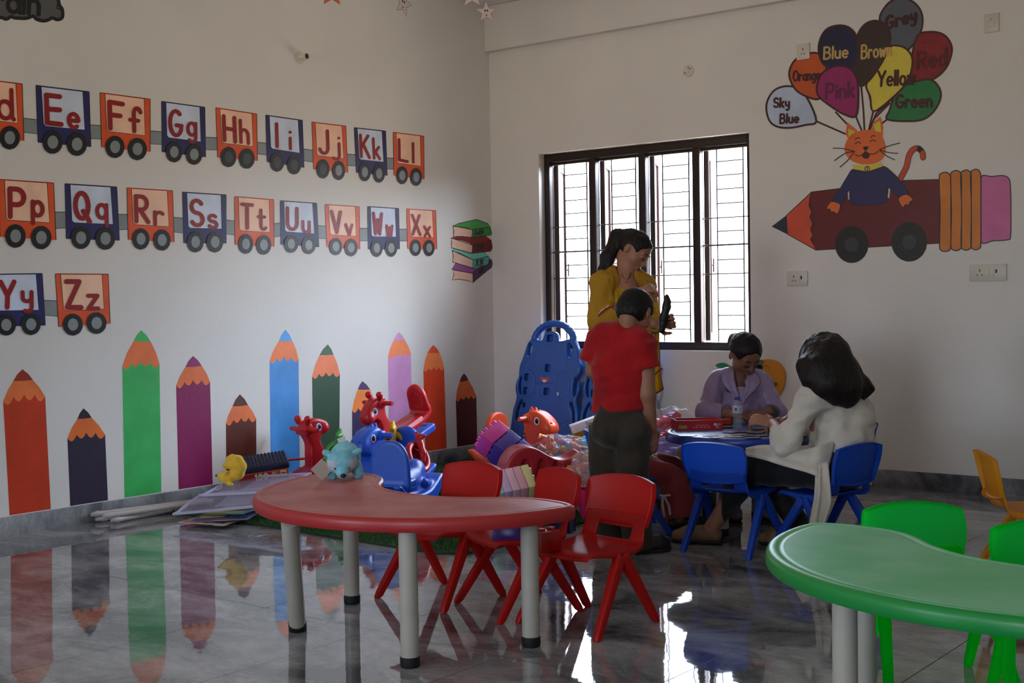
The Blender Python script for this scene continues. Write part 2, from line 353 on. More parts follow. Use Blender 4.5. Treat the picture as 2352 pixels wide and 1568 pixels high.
class Paint:
    """flat paint on a surface: everything is drawn in 2-D and mapped to 3-D by f(x, y, offset)"""
    def __init__(s, f): s.f = f; s.b = B(); s.lay = 0
    def fill(s, pts, k=0, off=None):
        s.lay += .00008; o = s.lay if off is None else off
        tri = tessellate_polygon([[Vector((p[0], p[1], 0)) for p in pts]])
        s.b.add([s.f(p[0], p[1], o) for p in pts], [tuple(t) for t in tri], k); return s
    def stroke(s, pts, wd, k=0, closed=False, cap=True):
        s.lay += .00008; o = s.lay
        P = []
        for p in pts:
            if not P or (Vector(p)-Vector(P[-1])).length > 1e-4*wd: P.append(tuple(p))
        if closed and (Vector(P[0])-Vector(P[-1])).length < .01*wd: P.pop()
        L = len(P); ls, rs = [], []
        for i in range(L):
            a = Vector(P[i-1] if (i or closed) else P[i]); c = Vector(P[(i+1) % L] if (i < L-1 or closed) else P[i]); d = (c-a)
            d = d.normalized() if d.length > 1e-9 else Vector((1, 0)); n = Vector((-d.y, d.x))*wd/2
            p = Vector(P[i]); ls.append(p+n); rs.append(p-n)
        if closed:
            vs = [s.f(*v, o) for v in ls+rs]; s.b.add(vs, [(i, (i+1) % L, L+(i+1) % L, L+i) for i in range(L)], k)
        else:
            c0, c1 = [], []
            if cap:
                p0, p1 = Vector(P[0]), Vector(P[-1])
                v = rs[0]-p0; a0 = math.atan2(v.y, v.x); c0 = [p0+Vector((math.cos(a0-PI*j/6), math.sin(a0-PI*j/6)))*wd/2 for j in range(1, 6)]
                v = ls[-1]-p1; a0 = math.atan2(v.y, v.x); c1 = [p1+Vector((math.cos(a0-PI*j/6), math.sin(a0-PI*j/6)))*wd/2 for j in range(1, 6)]
            vs = [s.f(*v, o) for v in ls+rs+c0+c1]; fs = [(i, i+1, L+i+1, L+i) for i in range(L-1)]
            if c0: fs.append(tuple([0, L]+list(range(2*L, 2*L+5))))
            if c1: fs.append(tuple([2*L-1, L-1]+list(range(2*L+len(c0), 2*L+len(c0)+5))))
            s.b.add(vs, fs, k)
        return s
    def disc(s, x, y, rx, ry, k=0, n=28, wob=0, rnd=None):
        return s.fill([(x+rx*math.cos(2*PI*i/n)*(1+wob*math.sin(3*i+x)), y+ry*math.sin(2*PI*i/n)*(1+wob*math.cos(2.3*i+y))) for i in range(n)], k)
    def text(s, txt, x, y, size, wd, k=0, dirx=(1, 0), diry=(0, -1), gap=.2, sx=1):
        """baseline start x, y; cap height = size"""
        u = 0
        for ch in txt:
            if ch == ' ': u += .45; continue
            gw, st = GL[ch]
            for pl in st:
                s.stroke([(x+dirx[0]*(u+q[0])*size*sx+diry[0]*q[1]*size, y+dirx[1]*(u+q[0])*size*sx+diry[1]*q[1]*size) for q in pl], wd, k, closed=len(pl) > 6 and math.dist(pl[0], pl[-1]) < 1e-6)
            u += gw+gap+wd/size*.55
        return s
    def out(s, name, mats, parent=None, label=None):
        o = mesh(name, s.b.v, s.b.f, mats, parent, False, s.b.i)
        if label: o['label'] = label
        return o
def paintm(name, rgb, gl=.42): return smat('paint_'+name, rgb, gl, .45, bump=.12, bscale=85, var=.08, vscale=7)
POR, PNV = paintm('orange', (232, 88, 36)), paintm('navy', (38, 36, 98))
PPE, PSK = paintm('peach', (255, 208, 176)), paintm('pale_blue', (214, 226, 246))
PLR, PGY, PBK, PTY, PDG = paintm('letter_red', (150, 24, 26)), paintm('grey', (140, 148, 150)), paintm('black', (26, 26, 28)), paintm('tyre_black', (24, 25, 26)), paintm('dark_grey', (62, 68, 70))
mapL = lambda x, y, o: onL(x, y, .0006+o)
mapR = lambda x, y, o: (lambda v: v)(onR(x, y, -.0006-o))
# ------------------------------------------------------------------ the alphabet train on the left wall
TRAIN = [
 ('Dd', 0, (-72, 178), (51, 193), (54.8, 323.5), (-68, 310)), ('Ee', 1, (82.4, 196.4), (204.8, 211.2), (208.7, 337.5), (87.5, 327.3)),
 ('Ff', 0, (229.6, 213), (345, 228), (345, 348.5), (233.4, 338)), ('Gg', 1, (371.2, 233), (470.7, 246.7), (472.4, 361), (372.4, 349)),
 ('Hh', 0, (495.7, 247.4), (590, 262), (591.3, 369.4), (500, 361.5)), ('Ii', 1, (610.3, 264.5), (694.8, 276.5), (698.4, 385.2), (613.3, 371.8)),
 ('Jj', 0, (716.4, 280.4), (794.6, 289.6), (798.8, 396.6), (720.3, 388.8)), ('Kk', 1, (813.5, 293.2), (886, 301.3), (889.6, 403.2), (818.3, 396.3)),
 ('Ll', 0, (903, 303.7), (973.5, 312.7), (974.4, 411.6), (904.6, 403.2)),
 ('Pp', 0, (-2, 412), (123.2, 420.4), (128.8, 551.3), (0, 543.6)), ('Qq', 1, (149.2, 422.2), (268.4, 429.6), (274.2, 552.3), (152.3, 548.5)),
 ('Rr', 0, (291.6, 431.4), (396.7, 438.3), (400, 556), (294.6, 550.5)), ('Ss', 1, (419, 441.3), (519.6, 447.7), (519.6, 559), (422.2, 558.7)),
 ('Tt', 0, (538.7, 451.2), (628.9, 458.7), (629.8, 566.5), (539.9, 562)), ('Uu', 1, (643.8, 461), (727.8, 466.8), (732.5, 567.4), (644.7, 561.2)),
 ('Vv', 0, (746.3, 469.5), (825.4, 474.5), (826.6, 572.5), (750.8, 567.4)), ('Ww', 1, (844, 474.2), (916, 478.7), (918, 572), (845.5, 572.5)),
 ('Xx', 0, (933.6, 479.6), (1001, 483.5), (1003.5, 572), (936, 571.3)),
 ('Yy', 1, (-22, 630), (97, 628.3), (104, 747.4), (-20, 750)), ('Zz', 0, (127, 629), (248.7, 629.6), (253, 743), (135, 750.8)),
]
def quad(c, u, v):
    a, b, d, e = c; return tuple((a[i]*(1-u)+b[i]*u)*(1-v)+(e[i]*(1-u)+d[i]*u)*v for i in (0, 1))
prev = None
for n, (tx, kd, *c) in enumerate(TRAIN):
    p = Paint(mapL); cw = (Vector(c[1])-Vector(c[0])).length; chh = (Vector(c[3])-Vector(c[0])).length
    q = lambda u, v: quad(c, u, v)
    first = tx in 'Dd Pp Yy'.split()
    if prev and not first:                                    # grey coupling to the wagon before
        v0, v1 = (.60, .85) if n < 9 else (.51, .80)
        k = Paint(mapL); k.fill([quad(prev, .96, v0), q(.03, v0), q(.03, v1), quad(prev, .96, v1)], 0)
        k.stroke([quad(prev, .96, v0), q(.03, v0)], 1.6, 1).stroke([quad(prev, .96, v1), q(.03, v1)], 1.2, 1)
        k.out('painted_coupling', [PGY, PBK], wall_left)
    prev = c; p.lay = .0006
    p.fill([q(0, .0), q(.01, -.012), q(.99, -.012), q(1, 0), q(1.0, 1), q(0, 1)], 0)
    pan = [q(.10, .012), q(.88, .012), q(.895, .70), q(.16, .70), q(.115, .66)]
    p.fill(pan, 1)
    p.stroke([q(.0, .99), q(0, 0), q(1, 0), q(1, .99)], cw*.011+.5, 2).stroke(pan[1:]+pan[:1], cw*.008+.4, 2)
    w_ = p.out('painted_wagon', [(POR, PNV)[kd], (PPE, PSK)[kd], PBK], wall_left, f"{('orange', 'navy blue')[kd]} painted train wagon lettered {tx}")
    t = Paint(mapL); t.lay = .003
    ux = tuple((c[1][i]-c[0][i])/cw for i in (0, 1)); uy = tuple((c[0][i]-c[3][i])/chh for i in (0, 1))
    for ch in tx:
        up = ch.isupper(); asc = ch in 'dfhkltij'; gw = GL[ch][0]
        st = cw*(.094 if up else .080); sz = chh*(.485 if up else .44 if asc else .40); bv = .635 if up else .64 if asc else .59 if ch in 'gpqy' else .675
        bw = (.26 if up else .18)*cw; u0 = .19 if up else .60
        if gw < .1: sx = 1; u0 += .10 if up else .05
        else: sx = min(1.25, bw/(gw*sz))
        if tx == 'Dd': u0, sx, sz = (.15, .62, chh*.5) if up else (.54, .95, chh*.5)
        t.text(ch, *q(u0, bv), sz, st, 0, ux, uy, sx=sx)
    t.out('lettering', [PLR], w_)
    for u in (.275, .735):
        x, y = q(u, .97); k = Paint(mapL); k.lay = .0035
        k.disc(x, y, cw*.19, chh*.205, 0, wob=.015); k.disc(x+cw*.005, y, cw*.098, chh*.115, 1, wob=.02)
        k.out('painted_wheel', [PTY, PDG if tx in ('Hh', 'Ii') or (tx == 'Jj' and u < .5) else PGY], w_)
# smoke cloud with the end of the word Train
p = Paint(mapL)
cl = smooth_closed([(-190, -40), (-150, -75), (-60, -68), (30, -72), (110, -50), (130, -18), (136, 10), (143, 22), (143, 40), (132, 45), (120, 41), (112, 45), (100, 48), (84, 44), (76, 37), (60, 42), (34, 41), (26, 38), (14, 44), (0, 40), (-40, 46), (-70, 38), (-110, 44), (-150, 36), (-185, 20), (-205, -10)])
p.fill(cl, 0).stroke(cl, 8, 1, closed=True); p.stroke([(128, -6), (133, 6), (131, 18)], 3, 1)
p.stroke(smooth_open([(131, 21), (137, 20), (141, 28)]), 2.5, 1)
p.text('rain', -12, 24, 52, 10, 1, (1, .09), (.03, -1), gap=.10); p.text('T', -66, 18, 62, 10, 1, (1, .09), (.03, -1))
p.out('painted_smoke_cloud', [paintm('cloud_grey', (92, 94, 92)), PBK], wall_left, 'grey painted smoke cloud with the end of the word Train')
# ------------------------------------------------------------------ painted pencils above the left skirting
PENC = [  # left-top, right-top, right-bottom, left-bottom, tip, lead-left, lead-right, body, wood, lead colour, name
 ((7.3, 921.3), (103.8, 910.7), (116.7, 1168.4), (22.2, 1181.6), (51.4, 847.7), (30.5, 875), (75.6, 872), (200, 60, 24), (240, 124, 64), (160, 54, 26), 'orange red'),
 ((154.9, 1005.9), (241.4, 998), (248, 1147), (161.5, 1160.4), (191.7, 937.3), (178, 961.5), (210.6, 958.8), (48, 38, 62), (236, 118, 52), (44, 38, 58), 'dark indigo'),
 ((281, 840.4), (366.4, 835.5), (370.7, 1131), (286.2, 1142), (324, 758), (306.7, 783), (346.5, 784.7), (60, 185, 95), (240, 120, 62), (70, 185, 95), 'bright green'),
 ((404.6, 885), (482.5, 876), (488.5, 1116), (410.5, 1125), (443.4, 817), (425.5, 842.7), (463.6, 840), (140, 18, 88), (240, 122, 62), (150, 36, 108), 'magenta'),
 ((519, 971.4), (588.6, 961.5), (589, 1100), (520, 1110), (551, 905), (534, 933), (569.7, 930), (98, 44, 28), (246, 128, 70), (92, 46, 30), 'brown'),
 ((619.2, 828), (685.8, 824.2), (688.8, 1085), (622, 1095), (655.7, 756.6), (640.4, 782.6), (671.7, 782.6), (66, 152, 226), (248, 128, 60), (80, 166, 232), 'sky blue'),
 ((716.9, 864), (780.7, 858.6), (779, 1070), (720, 1079), (753, 790.5), (734, 815), (766, 814), (34, 74, 46), (250, 132, 82), (56, 98, 66), 'dark green'),
 ((808.7, 942.8), (864.8, 936.4), (866, 1057), (809, 1066), (832.4, 875), (822, 894), (850, 894), (60, 42, 84), (255, 142, 58), (80, 60, 104), 'purple'),
 ((891, 820), (944, 812), (948, 1045), (894, 1053), (916, 762.4), (904.4, 781), (930, 780), (214, 150, 202), (255, 142, 88), (220, 156, 206), 'pink'),
 ((972.5, 849.7), (1020, 845), (1026, 1034), (976.6, 1043), (995.5, 792), (982, 810), (1009.7, 810), (236, 72, 24), (255, 140, 72), (236, 88, 44), 'orange'),
 ((1047, 918), (1094, 910.4), (1096.5, 1022), (1050, 1029), (1065.6, 857), (1055.4, 876.5), (1076, 872.6), (78, 10, 18), (222, 104, 48), (92, 16, 22), 'dark maroon'),
]
for lt, rt_, rb, lb, tip, ll, lr, cb, cw_, cl_, nm in PENC:
    p = Paint(mapL); mb, mw, ml = paintm(nm+' pencil', cb), paintm(nm+' pencil wood', cw_), paintm(nm+' pencil lead', cl_)
    LT, RT = Vector(lt), Vector(rt_); wv = RT-LT
    lo = Vector(onL(0, 0)); 
    # paint runs down onto the skirting edge
    def foot(q): 
        z = onL(*q).z; d = (.108-z); s = (onL(q[0], q[1]+10).z-z)/10; return (q[0], q[1]+d/s)
    body = [lt, rt_, foot(rb), foot(lb)]
    n = 4; sc = []
    for i in range(n):                                     # scalloped edge of the sharpened wood
        a0 = LT+wv*(i/n); a1 = LT+wv*((i+1)/n); bend = -wv.length*.10*math.sin(PI*(i/n)) ; bend1 = -wv.length*.10*math.sin(PI*((i+1)/n))
        for t in range(6):
            f = t/6; x = a0.lerp(a1, f); sc.append((x.x, x.y+bend*(1-f)+bend1*f+math.sin(PI*f)*wv.length*.13))
    sc.append((RT.x, RT.y))
    top = sc[::-1]
    p.fill([foot(lb)]+sc+[foot(rb)], 0)
    bow = lambda a, b, s: tuple((a[i]+b[i])/2+(-.04*s*(b[1]-a[1]), .04*s*(b[0]-a[0]))[i] for i in (0, 1))
    p.fill([ll, lr, bow(lr, rt_, -1)]+top+[bow(lt, ll, -1)], 1)
    ed = [bow(ll, tip, -1.6), tip, bow(tip, lr, -1.6)]
    p.fill([ll]+ed+[lr, (lr[0]*.5+ll[0]*.5, (lr[1]+ll[1])/2+1)], 2)
    p.out('painted_pencil', [mb, mw, ml], wall_left, f'{nm} painted pencil on the wall above the skirting')
# ------------------------------------------------------------------ painted stack of books beside the corner
ck = lambda *a: [(1020+a[i]/8.714, 490+a[i+1]/8.714) for i in range(0, len(a), 2)]
BOOKS = [
 ('purple', (150, 82, 148), (84, 52, 96), ck(150, 1120, 235, 990, 560, 1090, 650, 1100, 575, 1195), ck(575, 1195, 655, 1100, 900, 1010, 910, 905, 950, 930, 968, 1000, 950, 1075, 760, 1230, 580, 1385), ck(180, 1130, 575, 1200, 578, 1380, 480, 1345, 300, 1315, 165, 1330, 195, 1220), 'ABD', (690, 1215)),
 ('turquoise', (116, 208, 192), (92, 176, 162), ck(155, 740, 210, 705, 545, 800, 800, 770, 885, 855, 580, 930), ck(580, 930, 888, 855, 908, 900, 885, 1010, 860, 1030, 565, 1092), ck(165, 755, 300, 790, 580, 930, 565, 1090, 165, 970, 188, 860), '@#', (630, 1050)),
 ('dark red', (140, 26, 34), (112, 22, 28), ck(140, 490, 300, 455, 560, 480, 820, 445, 945, 535, 570, 635), ck(570, 635, 945, 535, 968, 690, 930, 755, 555, 800), ck(150, 500, 350, 535, 520, 590, 572, 640, 555, 795, 145, 685, 155, 590), '1234', (640, 735)),
 ('green', (70, 168, 80), (52, 140, 66), ck(172, 250, 300, 200, 650, 120, 870, 200, 925, 270, 560, 322), ck(565, 325, 925, 270, 952, 400, 940, 432, 555, 480), ck(180, 262, 400, 275, 560, 320, 575, 400, 545, 480, 360, 460, 190, 460, 198, 350), 'AaBb', (610, 440)),
]
for nm, c1, c2, top, spine, page, tx, tp in BOOKS:
    p = Paint(mapL); p.lay = .0005*(1+BOOKS.index((nm, c1, c2, top, spine, page, tx, tp)))
    p.fill(top, 0).fill(spine, 1).fill(page, 2)
    for o in (top, spine, page): p.stroke(o, 1.5, 3, closed=True)
    d = Vector((300, -55 if nm != 'purple' else -170)).normalized()
    p.text(tx, *ck(*tp)[0], {'@#': 12.5, 'AaBb': 11.5, '1234': 12, 'ABD': 10}[tx], 1.7, 3, tuple(d), (.05, -1), gap=.13, sx=.62)
    p.out('painted_book', [paintm(nm+' book', c1), paintm(nm+' spine', c2), paintm('page pink', (236, 196, 172)), PBK], wall_left, f'{nm} painted book in the wall-painted stack by the corner')
# ------------------------------------------------------------------ painted pencil car, cat and balloons on the window wall
c6 = lambda *a: [(1700+a[i]/2.529, a[i+1]/2.529) for i in range(0, len(a), 2)]
OUT = paintm('maroon', (70, 22, 28))
car = Paint(mapR); BKN = paintm('ink', (22, 24, 32))
body = c6(415, 1115, 575, 1095, 950, 1048, 1165, 1040, 1165, 1412, 440, 1452, 425, 1425, 412, 1390, 426, 1365, 412, 1330, 425, 1300, 408, 1262, 420, 1230, 403, 1195, 408, 1150)
car.fill(body, 0).stroke(body, 2, 3, closed=True)
wood = c6(268, 1252, 415, 1115, 405, 1150, 400, 1195, 417, 1230, 405, 1262, 422, 1300, 409, 1330, 423, 1365, 409, 1390, 440, 1452, 275, 1360); car.fill(wood, 1).stroke(wood, 2, 3, closed=True)
tip = c6(185, 1315, 268, 1252, 275, 1360); car.fill(tip, 2).stroke(tip, 1.6, 3, closed=True)
er = smooth_closed(c6(1397, 1033, 1460, 1025, 1530, 1020, 1562, 1040, 1571, 1100, 1573, 1240, 1571, 1370, 1555, 1392, 1470, 1398, 1397, 1402, 1396, 1220)); car.fill(er, 4).stroke(er, 2.4, 3, closed=True)
car_o = car.out('painted_pencil_car', [paintm('car maroon', (104, 20, 28)), paintm('car wood', (216, 82, 50)), paintm('car lead', (34, 44, 62)), BKN, paintm('eraser pink', (206, 106, 160))], wall_back, 'maroon painted pencil shaped car with pink eraser')
for x0, x1, ya, yb in ((1156, 1224, 1000, 1460), (1222, 1286, 990, 1455), (1281, 1343, 987, 1452), (1338, 1398, 983, 1450)):
    k = Paint(mapR); k.lay = .001+x0*1e-6; o = smooth_closed(c6(x0, ya+35, x0+14, ya+6, (x0+x1)/2+8, ya, x1-4, ya+18, x1, ya+60, x1, (ya+yb)/2, x1, yb-40, x1-10, yb-8, (x0+x1)/2, yb, x0+10, yb-8, x0+2, yb-40, x0+6, (ya+yb)/2), 3)
    k.fill(o, 0).stroke(o, 2.4, 1, closed=True); k.out('painted_band', [paintm('band orange', (214, 126, 44)), BKN], car_o)
for x, y, a, b_ in ((648, 1420, 97, 107), (982, 1405, 104, 114)):
    k = Paint(mapR); k.lay = .001; q = c6(x, y)[0]; k.disc(*q, a/2.529, b_/2.529, 0, 36, .006); k.disc(*q, 40/2.529, 43/2.529, 1, 24); k.out('painted_wheel', [PTY, paintm('hub', (52, 58, 64))], car_o)
cat = Paint(mapR); cat.lay = .0016
OR, YL, NV = 0, 1, 2
tail = smooth_open(c6(925, 1045, 950, 1000, 968, 960, 980, 905, 1005, 868, 1035, 862, 1058, 885, 1062, 915))
cat.stroke(tail, 13.5, 3).stroke(tail, 11, 4).stroke(tail[-10:-5], 11, 3, cap=False)
cat.stroke(c6(628, 1105, 633, 1155), 4, 6).stroke(c6(868, 1085, 862, 1145), 4, 6)
bd = smooth_closed(c6(660, 980, 620, 1030, 575, 1105, 535, 1168, 562, 1184, 590, 1190, 632, 1105, 638, 1160, 660, 1188, 740, 1190, 810, 1184, 850, 1165, 862, 1090, 930, 1148, 975, 1118, 930, 1050, 880, 998, 825, 965, 740, 998)); cat.fill(bd, NV).stroke(bd, 1.8, 3, closed=True)
for h in (c6(535, 1170, 580, 1185, 575, 1225, 560, 1243, 545, 1229, 530, 1232, 520, 1214, 502, 1212, 515, 1185), c6(920, 1150, 968, 1128, 1005, 1160, 988, 1170, 980, 1190, 960, 1188, 945, 1206, 933, 1190)):
    h = smooth_closed(h, 3); cat.fill(h, OR).stroke(h, 1.6, 3, closed=True)
cat.fill(c6(612, 775, 622, 710, 678, 755, 690, 800, 640, 830), OR).fill(c6(765, 760, 770, 715, 815, 675, 830, 735, 828, 790, 790, 810), OR)
cat.fill(c6(628, 745, 668, 765, 630, 808), YL).fill(c6(775, 725, 812, 700, 820, 768, 785, 762), YL)
cat.fill(smooth_closed(c6(607, 880, 615, 825, 650, 778, 715, 755, 790, 762, 833, 808, 845, 870, 825, 925, 765, 952, 700, 952, 640, 928)), OR)
cat.fill(c6(650, 955, 735, 963, 820, 940, 828, 966, 740, 996, 658, 982), YL); q = c6(738, 981)[0]; cat.disc(*q, 6.3, 7.2, 5).disc(*q, 4.2, 5, YL); cat.stroke(c6(738, 970, 738, 992), 2, 5)
for l in ((668, 835, 685, 825, 700, 832), (668, 810, 680, 800, 695, 803), (755, 822, 770, 813, 788, 820), (760, 797, 772, 787, 785, 792), (668, 898, 690, 906, 712, 895, 728, 880, 750, 893, 780, 893, 802, 878), (665, 880, 600, 863, 540, 860), (665, 880, 610, 890, 548, 932), (660, 885, 625, 930, 580, 970), (810, 868, 870, 845, 927, 830), (810, 870, 860, 885, 915, 890), (810, 872, 850, 905, 898, 928)):
    cat.stroke(smooth_open(c6(*l)), 2, 3)
cat.fill(c6(712, 852, 747, 850, 740, 865, 728, 878, 718, 866), 3).fill(c6(706, 902, 728, 880, 756, 902, 745, 918, 728, 922, 714, 916), 5)
cat.out('painted_cat', [paintm('cat orange', (232, 112, 48)), paintm('collar yellow', (224, 206, 70)), paintm('cat navy', (38, 38, 92)), BKN, paintm('tail red', (206, 78, 44)), OUT, paintm('gap white', (210, 205, 205))], car_o, 'smiling orange cat in navy jumper painted in the pencil car')
BAL = [
 ('grey', (92, 98, 108), (810, 110, 842, 40, 885, 2, 935, -12, 1000, 8, 1045, 55, 1060, 120, 1042, 200, 975, 290, 920, 290, 868, 270, 850, 190), [('Grey', 845, 168, 70, 17, (1, -.28), .9)], OUT),
 ('red', (140, 24, 30), (1030, 208, 1110, 185, 1180, 200, 1222, 250, 1228, 310, 1195, 395, 1130, 455, 1050, 478, 972, 487, 985, 420, 995, 340), [('Red', 1030, 398, 92, 18, (1, -.13), .85)], paintm('red word', (92, 14, 20))),
 ('green', (30, 124, 66), (955, 495, 1030, 470, 1105, 462, 1150, 500, 1166, 555, 1140, 625, 1080, 685, 1000, 703, 856, 694, 868, 640, 900, 550), [('Green', 905, 625, 72, 15, (1, -.03), .8)], OUT),
 ('yellow', (226, 208, 72), (865, 278, 920, 266, 970, 288, 1000, 340, 992, 420, 960, 490, 880, 572, 775, 647, 755, 560, 733, 488, 800, 400), [('Yellow', 800, 500, 84, 14, (1, -.06), .72)], OUT),
 ('sky blue', (190, 206, 232), (152, 630, 165, 570, 205, 520, 270, 500, 335, 515, 395, 580, 442, 704, 380, 725, 290, 742, 215, 735, 170, 700), [('Sky', 195, 622, 52, 12, (1, 0), .85), ('Blue', 232, 716, 52, 12, (1, -.05), .85)], OUT),
 ('orange', (204, 88, 32), (285, 440, 300, 375, 345, 330, 430, 306, 490, 335, 500, 410, 480, 500, 458, 574, 380, 558, 318, 515), [('Orange', 308, 470, 56, 11, (1, -.06), .64)], OUT),
 ('blue', (22, 22, 66), (455, 290, 470, 215, 510, 165, 580, 147, 640, 165, 680, 220, 690, 300, 668, 375, 640, 405, 580, 385, 520, 390, 478, 365), [('Blue', 487, 343, 68, 12, (1, -.08), .88)], paintm('tan word', (206, 172, 96))),
 ('brown', (58, 40, 34), (680, 215, 720, 145, 780, 120, 835, 138, 868, 190, 866, 260, 830, 350, 760, 455, 705, 500, 685, 470, 660, 400, 688, 310), [('Brown', 705, 340, 76, 12, (1, -.10), .66)], MATS['paint_tan word']),
 ('pink', (160, 30, 104), (445, 510, 465, 440, 520, 395, 580, 382, 640, 400, 678, 460, 686, 560, 672, 674, 600, 662, 520, 612, 458, 560), [('Pink', 500, 572, 84, 17, (1, -.06), .85)], paintm('pink word', (104, 22, 70))),
]
st = Paint(mapR); st.lay = .0002
for l in ((440, 703, 612, 778), (392, 575, 440, 703), (556, 652, 622, 722), (670, 672, 705, 755), (703, 498, 716, 640, 722, 755), (735, 490, 772, 650, 748, 752), (868, 600, 778, 690, 755, 750), (882, 575, 790, 660, 768, 712), (855, 692, 800, 735)):
    st.stroke(c6(*l), 4.2, 0)
st.out('painted_balloon_strings', [OUT], wall_back)
for i, (nm, col, pts, words, wm) in enumerate(BAL):
    k = Paint(mapR); k.lay = .0008+.0004*i; o = smooth_closed(c6(*pts)); k.fill(o, 0).stroke(o, 4.6, 1, closed=True)
    for tx, x, y, sz, wd, d, sx in words:
        k.lay = .0045; d = Vector(d).normalized(); k.text(tx, *c6(x, y)[0], sz/2.529, wd/2.529, 2, tuple(d), (.04, -1), gap=.14, sx=sx)
    k.out('painted_balloon', [paintm('balloon '+nm, col), OUT, wm], wall_back, f"{nm} painted balloon lettered {' '.join(w_[0] for w_ in words)}")
# ------------------------------------------------------------------ placing: px column, distance along the view, height
_fxy = Vector((-math.sin(YAW), math.cos(YAW), 0))
def at(px, dep, z=0):
    a = (px-1176)/FPX*dep; q = CAM.copy()
    for _ in range(4):                                    # solve (q-CAM).RX = a, (q-CAM).fw = dep at height z
        q.z = z; d = q-CAM
        q = q + _rt*(a-d.dot(RX)) + _fxy*(dep-d.dot(_fw))
    q.z = z; return q
def head(lat, dep): v = _rt*lat+_fxy*dep; v.normalize(); return v
def face(lat, dep): v = head(lat, dep); return math.atan2(v.x, -v.y)    # rz that turns local -y that way
# ------------------------------------------------------------------ moon tables
def offset_ring(P, d):
    L = len(P); out = []
    for i in range(L):
        a = Vector(P[i-1]); c = Vector(P[(i+1) % L]); t = (c-a).normalized(); n = Vector((-t.y, t.x)); out.append(Vector(P[i])+n*d)
    return out
def slab(name, P, prof, mats, parent, loc=None, topfrom=99):
    """closed outline P (ccw), profile [(inset, z)] from underside to top"""
    vs = []; fs = []; L = len(P)
    for d, z in prof:
        vs += [(v.x, v.y, z) for v in offset_ring(P, d)]
    for k in range(len(prof)-1):
        for i in range(L): fs.append((k*L+i, k*L+(i+1) % L, (k+1)*L+(i+1) % L, (k+1)*L+i))
    for k, rev in ((0, True), (len(prof)-1, False)):
        tri = tessellate_polygon([[Vector((vs[k*L+i][0], vs[k*L+i][1], 0)) for i in range(L)]])
        for t in tri:
            t = [k*L+j for j in t]; a, b_, c = (Vector(vs[j]) for j in t); up = (b_-a).cross(c-a).z > 0
            fs.append(tuple(t if up != rev else t[::-1]))
    ix = [1 if (j >= topfrom*L and not (L*(len(prof)-1) <= j < L*(len(prof)-1)+len(P)-2)) else 0 for j in range(len(fs))]
    o = mesh(name, vs, fs, mats, parent, True, ix if topfrom < 99 else None, loc); o.data.set_sharp_from_angle(angle=math.radians(50)); return o
MOON = smooth_closed([(.70*math.cos(a), .70*math.sin(a)) for a in [math.radians(x) for x in range(180, 361, 12)]] + [(.665, .06), (.57, .085), (.45, .075), (.36, .02), (.27, -.065), (.15, -.13), (0, -.15), (-.15, -.13), (-.27, -.065), (-.36, .02), (-.45, .075), (-.57, .085), (-.665, .06)], 4)
RIM = [(.03, -.050), (.004, -.047), (0, -.040), (0, -.016), (.004, -.006), (.014, 0), (.030, 0), (.033, -.0022), (.043, -.0022), (.046, -.0008), (.050, -.0008)]
legm = smat('grey_white_table_leg', (176, 172, 160), .35, .5, var=.05, vscale=9); rub = smat('black_rubber', (16, 16, 17), .6)
def moon_table(label, loc, rz, top, legs, outline=MOON, h=.5, r=.031):
    t = thing('activity_table', label, 'table', (*loc, 0), rz)
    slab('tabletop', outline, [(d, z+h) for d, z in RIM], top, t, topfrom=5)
    inv = Matrix.Rotation(-rz, 3, 'Z')
    for bt, tp in legs:
        a = inv @ (Vector((bt[0], bt[1], 0))-Vector((*loc, 0))); c = inv @ (Vector((tp[0], tp[1], 0))-Vector((*loc, 0)))
        p0, p1 = Vector((a.x, a.y, 0)), Vector((c.x, c.y, h-.046)); f = p0.lerp(p1, .075)
        l = B().tube([f, p1], r, 24).out('leg', legm, t, smooth=True)
        k = B().tube([p0, p0.lerp(p1, .012), f, p0.lerp(p1, .078)], [r*.98, r*1.07, r*1.07, r*.99], 24).out('rubber_foot', rub, l, smooth=True)
    return t
redtop = [smat('red_table_plastic', (168, 40, 42), .38, .5, bump=.03, bscale=40), smat('sheen_scuffed_red_top', (176, 62, 60), .42, .6, bump=.04, bscale=40, col2=lin((200, 112, 106)), vscale=5, detail=8)]  # top faces paler: window sheen put into the colour, blotched with scuffs
grntop = [smat('green_table_plastic', (22, 138, 60), .36, .5, bump=.03, bscale=40), smat('sheen_scuffed_green_top', (96, 200, 134), .42, .6, bump=.04, bscale=40, col2=lin((134, 216, 164)), vscale=5, detail=8)]  # green top likewise carries the window's sheen in its scuffed colour
blutop = [smat('blue_table_plastic', (46, 74, 160), .28, .5, bump=.03, bscale=40), smat('blue_table_top', (84, 112, 190), .34, .5, bump=.03, bscale=40)]  # lighter top faces hold the table's sheen as plain colour
fp = lambda *a: tuple(onF(*a))[:2]
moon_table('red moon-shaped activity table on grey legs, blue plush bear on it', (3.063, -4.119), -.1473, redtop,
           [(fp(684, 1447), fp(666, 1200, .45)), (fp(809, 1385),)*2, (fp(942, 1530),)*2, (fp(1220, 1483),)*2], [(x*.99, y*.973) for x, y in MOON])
la, lb = at(1943, 3.2)[:2], at(1988, 3.72)[:2]
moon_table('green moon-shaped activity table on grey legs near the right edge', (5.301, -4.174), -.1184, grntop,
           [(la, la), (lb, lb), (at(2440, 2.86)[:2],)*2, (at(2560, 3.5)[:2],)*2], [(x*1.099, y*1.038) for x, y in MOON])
BT = at(1707, 6.70)
ROUND = [(.40*math.cos(2*PI*i/72), .40*math.sin(2*PI*i/72)) for i in range(72)]
